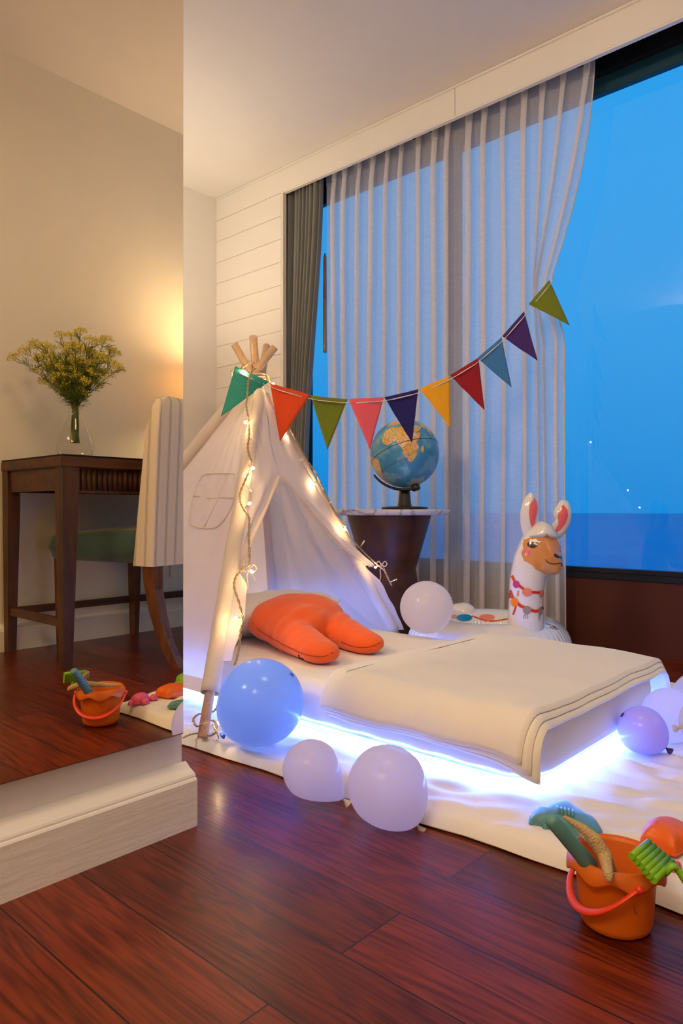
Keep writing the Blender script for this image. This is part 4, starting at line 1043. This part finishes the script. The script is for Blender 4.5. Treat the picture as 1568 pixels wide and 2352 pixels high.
# ------------------------------------------------------------------ beach toys
M['p_or'] = mat('orange_plastic', (.80, .17, .008), .38, trans=.18, transcol=(.95, .25, .02)); M['p_rd'] = mat('red_orange_plastic', (.80, .05, .012), .35)
M['p_teal'] = mat('teal_plastic', (.10, .28, .28), .45); M['p_grn'] = mat('green_plastic', (.20, .48, .01), .35); M['p_pink'] = mat('pink_plastic', (.80, .10, .18), .4)
M['p_or2'] = mat('bright_orange_plastic', (.88, .15, .004), .4, trans=.1)
M['star'] = mat('dried_starfish', (.72, .50, .24), .8, var=.28, vscale=300, bump=.8, bscale=400)
BC = Vector((-.373, .977, 0)); TAPER = [(0, .002), (.040, .002), (.0455, .006), (.048, .014), (.0535, .088), (.057, .097), (.0555, .0985), (.0518, .092), (.0465, .016), (.042, .008), (0, .007)]
bk = thing('toy_bucket', BC, 'orange plastic toy bucket with a wavy rim on the wood floor', 'bucket')
b = B(); b.lathe(TAPER, BC, 72); b.make('bucket_body', M['p_or'], bk)
def rimf(u, v):
    a = 2*PI*u; dr = .020+.005*math.sin(7*a+.9)
    r_ = .0565+.0075*math.sin(v*PI*.55); z = .0985-dr*v**1.3
    return BC+Vector((r_*math.cos(a), r_*math.sin(a), z))
b = B(); b.grid(rimf, 140, 10, cu=True); b.make('wavy_rim', M['p_or'], bk, solid=.0016)
P1 = (RT*.08-FW*.997).normalized(); D1 = (-RT*.997-FW*.08).normalized()
b = B(); hp = []
for k in range(41):
    a = PI*k/40; hp.append(BC+UP*.083+P1*.0665*math.cos(a)+D1*.058*math.sin(a)**.8-UP*.052*math.sin(a))
b.tube(hp, [.0032+.0028*math.sin(PI*k/40) for k in range(41)], 12, flat=.55); b.ball(hp[0], .0055); b.ball(hp[-1], .0055); b.make('handle', M['p_rd'], bk)
# small smile-shaped mark in the bucket wall
b = B(); 
sm = [virt(225+dx, 1615+dy, 1.9) for dx, dy in ((0, 0), (2, 5), (6, 9))]
b.tube([BC+((p-BC)-UP*(p-BC).z).normalized()*.0518+UP*p.z for p in sm], .0008, 5); b.make('mark', mat('mark', (.45, .08, .004), .5), bk)
# toy spade standing in the bucket
p0, p1 = at(1262, 1878, .93), at(1352, 1985, .955)
sp_ = thing('toy_spade', p1, 'blue-green toy spade handle sticking up out of the orange bucket', 'toy spade')
d_ = (p1-p0).normalized(); b = B()
b.tube([p0-d_*.001, p0, p0+d_*.004, p0.lerp(p1, .35), p0.lerp(p1, .8), p1, p1+d_*.008], [.002, .007, .0098, .0098, .0102, .0118, .009], 18); b.make('spade_handle', M['p_teal'], sp_)
b = B(); e = p1+d_*.03; b.tube([p1+d_*.004, e, e+d_*.012], [.006, .010, .007], 10, flat=.3); b.make('spade_blade', M['p_teal'], sp_)
# grip loop of the second view: ribbed hollow back of the handle
nb = virt(207, 1560, 1.9)
b = B()
q = d_.cross(FW).normalized()
for k in range(7): b.tube([p0.lerp(p1, .10+.11*k)+FW*.0085-q*.006, p0.lerp(p1, .10+.11*k)+FW*.0085+q*.006], .0012, 6)
b.make('handle_ribs', mat('blue_lit_rib', (.05, .12, .30), .5), sp_)  # teal ribs, with the blue light on them put into the colour
# starfish
sc_ = at(1388, 1965, .935)
sf = thing('starfish', sc_, 'dried tan starfish with long thin arms propped in the orange bucket', 'starfish')
b = B()
arms = [([sc_, at(1368, 1930, .94), at(1340, 1905, .95), at(1298, 1878, .96)], [.0095, .0085, .0068, .0035]),
        ([sc_, at(1392, 1985, .92), at(1397, 2008, .905), at(1399, 2020, .90)], [.0095, .0078, .0068, .004]),
        ([sc_, at(1400, 1990, .95), at(1415, 2012, .97), at(1424, 2040, .98)], [.0095, .0070, .006, .0035]),
        ([sc_, at(1362, 1935, .98), at(1340, 1920, 1.0), at(1328, 1900, 1.03)], [.009, .007, .0055, .0035]),
        ([sc_, at(1350, 1900, .955)+Vector((-.01, .0, 0)), sc_+Vector((-.035, .02, .028))], [.009, .006, .0035])]
bl = []
for pts, rad in arms[:4]:
    cc = [(p, r) for p, r in zip(pts, rad)]; bl += chain(cc, 8)
me = blob([(c, (r, r, r)) for c, r in bl], .0022, 3); link('starfish_body', me, sf, M['star'])
# green rake
ra, rb_, rc, rd = at(1445, 1962, .885), at(1485, 1930, .93), at(1548, 1984, .925), at(1505, 2028, .875)
rk = thing('toy_rake', rd, 'bright green toy rake leaning on the bucket rim', 'toy rake')
b = B()
for k in range(6):
    f_ = (k+.5)/6; a0 = ra.lerp(rd, f_); a1 = rb_.lerp(rc, f_); b.tube([a0, a0.lerp(a1, .5), a1], .0046, 12)
b.make('tines', M['p_grn'], rk)
b = B(); b.tube([rb_.lerp(rc, .02)-UP*.003, rc-UP*.003], .0045, 10); b.tube([ra.lerp(rb_, .6)-UP*.004, rd.lerp(rc, .6)-UP*.004], .0045, 10)
b.tube(smoothpath([rd.lerp(rc, .55), at(1543, 1990, .90), at(1556, 1998, .90), at(1580, 2035, .89), at(1610, 2085, .88)], 6), .0062, 12, flat=.7); b.make('rake_handle', M['p_grn'], rk)
# sand moulds on the mat
def mould(px, h, name, m, label, extra=None, z=.032):
    o_ = closedpath([atz(x, y, z) for x, y in px], 4); c = sum(o_, Vector())/len(o_)
    t = thing(name, c, label, 'sand mould'); b = B()
    fl = [c+(p-c)*1.04 for p in o_]; b.prism(fl, (0, 0, .003)); b.dome([p+UP*.003 for p in o_], h, 8, pw=.32); b.make('mould_shell', m, t)
    return t, c
t, c = mould([(1217, 1893), (1219, 1880), (1232, 1866), (1245, 1873), (1258, 1860), (1276, 1853), (1290, 1850), (1306, 1852), (1322, 1864), (1345, 1880), (1368, 1893), (1381, 1918), (1374, 1930), (1352, 1934), (1330, 1930), (1315, 1918), (1300, 1908), (1283, 1902), (1264, 1906), (1250, 1908), (1244, 1898), (1230, 1895)], .016, 'seahorse_mould', M['p_teal'], 'blue-green seahorse sand mould lying on the white mat')
b = B()
for k in range(5):
    a0 = atz(1279+9*k, 1852+2*k, .05); a1 = atz(1283+8*k, 1868+2*k, .052); b.tube([a0, a0.lerp(a1, .5)+UP*.002, a1], .0022, 6)
b.make('fin_ridges', M['p_teal'], t)
oc = at(1531, 1915, 1.165); oc.z = .032
def shape(c, pts, s, rot=0):
    cr_, sr = math.cos(rot), math.sin(rot); return [Vector((c.x+(x*cr_-y*sr)*s, c.y+(x*sr+y*cr_)*s, c.z)) for x, y in pts]
def mould2(name, o_, h, m, label, parts=(), dots=()):
    c = sum(o_, Vector())/len(o_); t = thing(name, c, label, 'sand mould'); b = B()
    o2 = closedpath(o_, 4); b.prism([c+(p-c)*1.05 for p in o2], (0, 0, .0025)); b.dome([p+UP*.0025 for p in o2], h, 8, pw=.36); b.make('mould_shell', m, t)
    for nm, o3, h3 in parts:
        c3 = sum(o3, Vector())/len(o3); b = B(); o4 = closedpath(o3, 4); b.prism([c3+(p-c3)*1.06 for p in o4], (0, 0, .0025)); b.dome([p+UP*.0025 for p in o4], h3, 6, pw=.4); b.make(nm, m, t)
    if dots:
        b = B()
        for p in dots: b.ball(p, (.003, .003, .0015), 1)
        b.make('dimples', m, t)
    return t
op = [atz(x, y, .035) for x, y in ((1473, 1938), (1476, 1922), (1486, 1907), (1506, 1900), (1535, 1899), (1562, 1907), (1588, 1922), (1600, 1940), (1590, 1955), (1568, 1957), (1552, 1966), (1535, 1962), (1515, 1952), (1492, 1944))]
cdm = sum(op, Vector())/len(op)
mould2('shell_mould', op, .028, M['p_or2'], 'bright orange dome-shaped sand mould on the mat behind the bucket', dots=[cdm+Vector((dx, dy, .0285)) for dx, dy in ((-.01, .006), (.006, .01), (.0, -.006), (.014, -.002), (-.016, -.004))])
cc = Vector((-.366, 1.100, .032)); br = math.radians(-20)
ell = lambda rx, ry, n=12, ox=0, oy=0: [(ox+rx*math.cos(2*PI*k/n), oy+ry*math.sin(2*PI*k/n)) for k in range(n)]
mould2('crab_mould', shape(cc, ell(.024, .036), .88, br), .022, M['p_pink'], 'pink crab sand mould on the mat, seen in the mirror beside the bucket',
       [('claw', shape(cc, ell(.012, .014, 10, -.022, .040), .88, br), .012), ('claw', shape(cc, ell(.012, .016, 10, -.030, -.012), .88, br), .012), ('leg', shape(cc, ell(.007, .012, 10, .004, -.040), .88, br), .010), ('leg', shape(cc, ell(.007, .012, 10, .02, .036), .88, br), .010)])
cf = Vector((-.275, 1.315, .032))
mould2('fish_mould', shape(cf, [(-.03, 0), (-.022, .018), (0, .026), (.022, .02), (.034, .004), (.03, -.016), (.008, -.026), (-.016, -.018)], 1, .5), .026, M['p_grn'], 'green fish sand mould on the mat, seen at the mirror edge',
       [('fish_tail', shape(cf, [(-.028, -.004), (-.034, -.022), (-.022, -.034), (-.008, -.026), (-.014, -.014)], 1, .5), .010)])

# ------------------------------------------------------------------ desk side of the room (seen in the mirror)
M['dark'] = woodmat('dark_walnut', (.035, .010, .002), (.10, .030, .006), .5, scale=9, stretch=(1, 1, .15), coat=0)
M['darkh'] = woodmat('dark_walnut_rail', (.040, .011, .002), (.11, .032, .006), .5, scale=9, stretch=(1, .1, 1), coat=0)
M['chairleg'] = woodmat('chair_leg_wood', (.09, .025, .008), (.19, .065, .02), .35, scale=10, stretch=(2, 2, .2))
DX0, DX1, DY0, DY1, DT = .298, .811, 1.203, 2.42, .772
dk = thing('writing_desk', ((DX0+DX1)/2, (DY0+DY1)/2, 0), 'dark wooden writing desk with a reeded drawer front against the wall', 'desk')
b = B(); b.box((DX0-.006, DY0-.006, DT-.042), (DX1, DY1, DT-.004), .003); b.make('desk_top', M['darkh'], dk)
b = B(); b.box((DX0-.004, DY0-.004, DT-.003), (DX1-.002, DY1-.002, DT+.002), .001); b.make('top_glass', M['black'], dk, label='dark glass sheet on the top')
b = B(); b.box((DX0+.03, DY0+.010, .645), (DX1-.03, DY0+.03, .73)); b.box((DX1-.03, DY0+.03, .645), (DX1-.012, DY1-.03, .73)); b.box((DX0+.03, DY1-.03, .645), (DX1-.03, DY1-.01, .73)); b.make('apron', M['darkh'], dk)
b = B(); b.box((DX0+.020, DY0+.05, .640), (DX0+.03, DY1-.05, .73)); 
y = DY0+.085
while y < DY1-.08:
    b.tube([(DX0+.018, y, .648), (DX0+.018, y, .725)], .0085, 10); y += .0215
b.box((DX0+.012, DY0+.06, .636), (DX0+.03, DY1-.06, .645)); b.make('reeded_drawer_front', M['dark'], dk)
for x0, y0 in ((DX0, DY0), (DX1-.05, DY0), (DX0, DY1-.06), (DX1-.05, DY1-.06)):
    b = B(); ox = x0 == DX0; oy = y0 == DY0; w0, w1 = .060 if ox else .05, .034
    xa = x0 if ox else x0+.05; ya = y0 if oy else y0+.06; sx_ = 1 if ox else -1; sy_ = 1 if oy else -1
    vs_ = []
    for z, w_ in ((0, w1), (.60, w0), (.73, w0)):
        i0 = .006*(1-z/.73)
        vs_ += [(xa+sx_*i0, ya+sy_*i0, z), (xa+sx_*(i0+w_), ya+sy_*i0, z), (xa+sx_*(i0+w_), ya+sy_*(i0+w_), z), (xa+sx_*i0, ya+sy_*(i0+w_), z)]
    fcs = [(0, 1, 2, 3), (8, 9, 10, 11)]
    for l in range(2):
        for k in range(4): fcs.append((l*4+k, l*4+(k+1) % 4, l*4+4+(k+1) % 4, l*4+4+k))
    b.vf(vs_, fcs, smooth=False); b.make('leg', M['dark'], dk)
b = B(); b.box((DX0+.03, DY0+.012, .150), (DX1-.03, DY0+.034, .180)); b.make('stretcher', M['darkh'], dk)
b = B(); b.box((DX1-.04, DY0+.03, .150), (DX1-.018, DY1-.03, .180)); b.make('stretcher', M['darkh'], dk)
# striped chair
def stripemat():
    m, nt, p = newmat('striped_upholstery'); N = nt.nodes; L = nt.links
    uv = N.new('ShaderNodeAttribute'); uv.attribute_name = 'w'
    def band(per, off, wid):
        a = N.new('ShaderNodeMath'); a.operation = 'ADD'; a.inputs[1].default_value = off; L.new(uv.outputs['Fac'], a.inputs[0])
        f_ = N.new('ShaderNodeMath'); f_.operation = 'PINGPONG'; f_.inputs[1].default_value = per/2; L.new(a.outputs[0], f_.inputs[0])
        l = N.new('ShaderNodeMath'); l.operation = 'LESS_THAN'; l.inputs[1].default_value = wid; L.new(f_.outputs[0], l.inputs[0]); return l
    b1, b2, b3 = band(.052, 0, .0016), band(.052, .0052, .0009), band(.052, -.0052, .0009)
    mx = N.new('ShaderNodeMath'); mx.operation = 'MAXIMUM'; L.new(b1.outputs[0], mx.inputs[0]); L.new(b2.outputs[0], mx.inputs[1])
    m2 = N.new('ShaderNodeMath'); m2.operation = 'MAXIMUM'; L.new(mx.outputs[0], m2.inputs[0]); L.new(b3.outputs[0], m2.inputs[1])
    mul = N.new('ShaderNodeMath'); mul.operation = 'MULTIPLY'; mul.inputs[1].default_value = .75; L.new(m2.outputs[0], mul.inputs[0])
    c = N.new('ShaderNodeMix'); c.data_type = 'RGBA'; c.inputs['A'].default_value = (.74, .66, .55, 1); c.inputs['B'].default_value = (.20, .14, .12, 1)
    L.new(mul.outputs[0], c.inputs['Factor']); L.new(c.outputs['Result'], p.inputs['Base Color']); p.inputs['Roughness'].default_value = .9; return m
M['stripe'] = stripemat()
M['green'] = mat('green_velvet', (.016, .062, .050), .75, var=.35, vscale=9, sheen=.4, bump=.1, bscale=40)
rl = Vector((.018, 1.500, 0)); fdir = Vector((.975, -.222, 0)).normalized(); sdir = Vector((.222, .975, 0)).normalized()
CO = rl+fdir*.12
def cw(x, y, z): return CO+fdir*x+sdir*y+UP*z      # x forward, y sideways from the near side, z up
chh = thing('dining_chair', CO+sdir*.22, 'striped high-back chair with a green velvet seat pushed to the desk', 'chair')
CW_ = .46
def backp(u, v, what):
    pass
b = B(); wl_ = []
hts = [.365, .40, .5, .62, .74, .86, .95, .985, 1.0]
def bx_(z):   # rear face x and thickness at height z
    k = (z-.365)/.635; return -.004-.032*k**1.15, lerp(.105, .055, k)
ringsb = []
for z in hts:
    x, th = bx_(z); ins = .0 if z < .94 else (.012 if z < .98 else (.028 if z < .995 else .055)); wn = .0+.035*((z-.365)/.635)
    r_ = .014; yy0, yy1 = -.015+ins+wn*0, CW_+.015-ins; x0, x1 = x+ins*.3, x+th-ins*.3
    pts = []
    for cx_, cy_, a0 in ((x1-r_, yy1-r_, 0), (x0+r_, yy1-r_, 90), (x0+r_, yy0+r_, 180), (x1-r_, yy0+r_, 270)):
        for k in range(5): a = math.radians(a0+22.5*k); pts.append((cx_+r_*math.cos(a), cy_+r_*math.sin(a)))
    ringsb.append((z, densify(pts, .012) if False else pts))
vt = []; 
for z, pts in ringsb:
    row = []
    for (x, y) in pts: v = b.bm.verts.new(cw(x, y, z)); row.append(v)
    vt.append(row)
n = len(vt[0])
for i in range(len(vt)-1):
    for j in range(n): f = b.bm.faces.new((vt[i][j], vt[i][(j+1) % n], vt[i+1][(j+1) % n], vt[i+1][j])); f.smooth = True
b.bm.faces.new(vt[0][::-1]); b.bm.faces.new(vt[-1])
me = b.mesh(); at_ = me.attributes.new('w', 'FLOAT', 'POINT')
for i, v in enumerate(me.vertices):
    p = v.co-CO; x, y = p.dot(fdir), p.dot(sdir); xr, th = bx_(min(max(v.co.z, .365), 1)); at_.data[i].value = y-(x-xr) if y < .03 else (y+(x-xr) if y > .4 else y)
o = link('backrest', me, chh, M['stripe']); mm = o.modifiers.new('e', 'EDGE_SPLIT'); mm.split_angle = math.radians(40)
b = B()
def seatf(u, v, s_):
    x = lerp(.09, .585, u); y = lerp(-.008, CW_+.008, v); e = min(u*1.2, 1-u, v, 1-v); k = math.sqrt(max(0, 1-(1-min(e/.06, 1))**2))
    top = .475+.022*math.sin(PI*v)*math.sin(PI*min(1, u*.8+.15))+.022*(1-u); return cw(x+.0*k, y, lerp(.425, top, k) if s_ > 0 else lerp(.425, .372, k))
b.grid(lambda u, v: seatf(u, v, 1), 40, 40); b.grid(lambda u, v: seatf(u, v, -1), 40, 40); b.make('seat', M['green'], chh, weld=True)
def leg(pts, w_, name='leg'):
    b = B(); R = []
    for (x, y, z), ww in zip(pts, w_):
        R.append([b.bm.verts.new(cw(x+dx*ww, y+dy*ww*.85, z)) for dx, dy in ((-.5, -.5), (.5, -.5), (.5, .5), (-.5, .5))])
    for i in range(len(R)-1):
        for j in range(4): b.bm.faces.new((R[i][j], R[i][(j+1) % 4], R[i+1][(j+1) % 4], R[i+1][j]))
    b.bm.faces.new(R[0][::-1]); b.bm.faces.new(R[-1]); b.make(name, M['chairleg'], chh)
for yy in (.02, CW_-.02):
    leg([(.03, yy, .37), (.022, yy, .28), (0, yy, .19), (-.034, yy, .10), (-.070, yy, .04), (-.098, yy, 0)], [.058, .052, .048, .044, .042, .040])
for yy in (.03, CW_-.03):
    leg([(.54, yy, .38), (.54, yy, .2), (.54, yy, 0)], [.046, .04, .03])
# vase with dill
vb = virt(173, 1058, 2.80); vb.z = DT+.0022
vt_ = thing('glass_vase', vb, 'clear pear-shaped glass vase with a flared rim on the desk', 'vase')
k_ = 2.80/F
pv = [(0, 0), (22*k_, 0), (34*k_, 4*k_), (40*k_, 16*k_), (41*k_, 30*k_), (37*k_, 50*k_), (27*k_, 75*k_), (17*k_, 97*k_), (14*k_, 110*k_), (16*k_, 120*k_), (24*k_, 128*k_), (35*k_, 131*k_), (36*k_, 130*k_), (25*k_, 126*k_), (17.5*k_, 118*k_), (15.5*k_, 109*k_), (18.5*k_, 97*k_), (28.5*k_, 73*k_)]
b = B(); b.lathe([(r, z) for r, z in smooth2(pv[:12])]+[(r*.97, z) for r, z in [(36*k_, 131.5*k_)]], vb, 56) if False else b.lathe(pv[:13], vb, 56); b.make('vase_body', M['vase'], vt_)
M['stem'] = mat('dill_stem_green', (.10, .13, .015), .6); M['dill'] = mat('dill_flower_yellow', (.70, .57, .05), .7, var=.3, vscale=200)
M['dillg'] = mat('dill_leaf_green', (.13, .19, .02), .7, var=.3, vscale=100)
random.seed(11)
heads = [(28, 815), (55, 800), (75, 785), (100, 790), (118, 795), (140, 765), (165, 765), (185, 755), (205, 775), (225, 780), (245, 775), (255, 800), (262, 805), (278, 842), (262, 832), (230, 820), (210, 805), (190, 795), (160, 800), (130, 820), (110, 835), (145, 830), (180, 828), (215, 845), (235, 850), (100, 870), (125, 868), (200, 870), (150, 790), (175, 785), (205, 800), (120, 845), (145, 860), (165, 850), (195, 845), (220, 865), (240, 815), (90, 815), (180, 870), (155, 815), (215, 825), (110, 810)]
def umbel(b, c, d, R, nr, ns):
    d = d.normalized(); a = d.orthogonal().normalized(); c2 = d.cross(a)
    for i in range(nr):
        ph = 2*PI*i*.618; th = .95*math.sqrt((i+.5)/nr)
        v = (d*math.cos(th)+(a*math.cos(ph)+c2*math.sin(ph))*math.sin(th))*R*random.uniform(.8, 1.05)
        e = c+v; b.tube([c, c+v*.5-d*.001, e], .0005, 4, cap=False)
        for j in range(ns):
            w2 = Vector((random.gauss(0, 1), random.gauss(0, 1), random.gauss(0, 1))).normalized()*random.uniform(.003, .0075)
            t = bmesh.new(); bmesh.ops.create_icosphere(t, subdivisions=1, radius=random.uniform(.0016, .0025))
            for q in t.verts: q.co += e+w2+v.normalized()*.002
            b.merge(t, 0, True)
for i, (hx, hy) in enumerate(heads):
    e = virt(hx+random.uniform(-3, 3), hy, 2.80+random.uniform(-.09, .09))
    s_ = vb+Vector((random.uniform(-.014, .014), random.uniform(-.014, .014), 38*k_)); nk = vb+Vector((random.uniform(-.012, .012), random.uniform(-.012, .012), 116*k_))
    mid = nk.lerp(e, .5)+UP*.025*(abs(hx-173)/100)*.4
    ds = thing('dill_stem', s_, 'tall yellow flowering dill stem standing in the glass vase', 'flower', 'yellow dill stems in the vase') if i not in (0, 13) else thing('dill_stem', s_, {0: 'dill stem leaning furthest towards the vase left side in the mirror', 13: 'dill stem leaning furthest right over the vase'}[i], 'flower', 'yellow dill stems in the vase')
    path = smoothpath([s_, nk, mid, e], 7)
    b = B(); b.tube(path, [lerp(.0018, .0009, k/(len(path)-1)) for k in range(len(path))], 5)
    b.make('stem', M['stem'], ds)
    d = path[-1]-path[-3]; d = d.normalized()*.6+UP*.6
    b = B(); umbel(b, e-d.normalized()*.028, d, .032, 13, 7)
    for ff in ((.80, .64) if i % 2 else (.72,)): umbel(b, interp(path, ff), (d+Vector((random.uniform(-1, 1), random.uniform(-1, 1), .3))).normalized(), .025, 9, 6)
    b.make('flower_head', M['dill'], ds)
    b = B()
    for q in range(16):
        o_ = interp(path, random.uniform(.38, .9)); dd = Vector((random.uniform(-1, 1), random.uniform(-1, 1), random.uniform(.1, 1))).normalized()
        for r_ in range(6):
            d3 = (dd+Vector((random.uniform(-.6, .6), random.uniform(-.6, .6), random.uniform(-.4, .6)))).normalized(); b.tube([o_+dd*.006*r_, o_+dd*.006*r_+d3*.024], .0008, 3, cap=False)
    b.make('feathery_leaf', M['dillg'], ds)
# table lamp on the desk and floor lamp by the far wall
M['shade'] = mat('linen_shade', (.85, .70, .48), .9, trans=.55, bump=.1, bscale=200)
M['brass'] = mat('lamp_brass', (.55, .38, .16), .3, metal=1)
def lamp(name, c, zb, zs0, zs1, r0, r1, watts, label):
    t = thing(name, (c[0], c[1], zb), label, 'lamp'); c3 = Vector((c[0], c[1], 0))
    b = B(); b.lathe([(0, zb), (.07, zb), (.075, zb+.008), (.03, zb+.02), (.012, zb+.03), (.01, zs1-.05), (0, zs1-.05)], c3, 32); b.make('lamp_base', M['brass'], t)
    b = B(); b.lathe([(r0, zs0), (r1, zs1)], c3, 48); b.make('lamp_shade', M['shade'], t, solid=.002)
    b = B(); b.ball(c3+UP*((zs0+zs1)/2), .028, 3); b.make('bulb', emitmat(name+'_bulb', C_TABLE, 8), t)
    point_light(name+'_light', c3+UP*((zs0+zs1)/2+.04), watts, C_TABLE if name[0] == 't' else C_FLOOR, .09)
lamp('table_lamp', (.62, 2.18), DT+.002, 1.08, 1.30, .15, .11, P_TABLE, 'brass table lamp with a linen shade standing on the desk')
lamp('floor_lamp', (-3.05, 1.93), 0, 1.15, 1.40, .17, .12, P_FLOOR, 'brass floor lamp with a linen shade behind the tent')
op_ = Vector((XR-.004, 2.083, .276)); t = thing('wall_socket', op_, 'small white wall socket low on the wall beside the desk', 'socket')
b = B(); b.box((XR-.008, 2.02, .245), (XR, 2.14, .31), .002); b.make('socket_plate', M['base'], t)
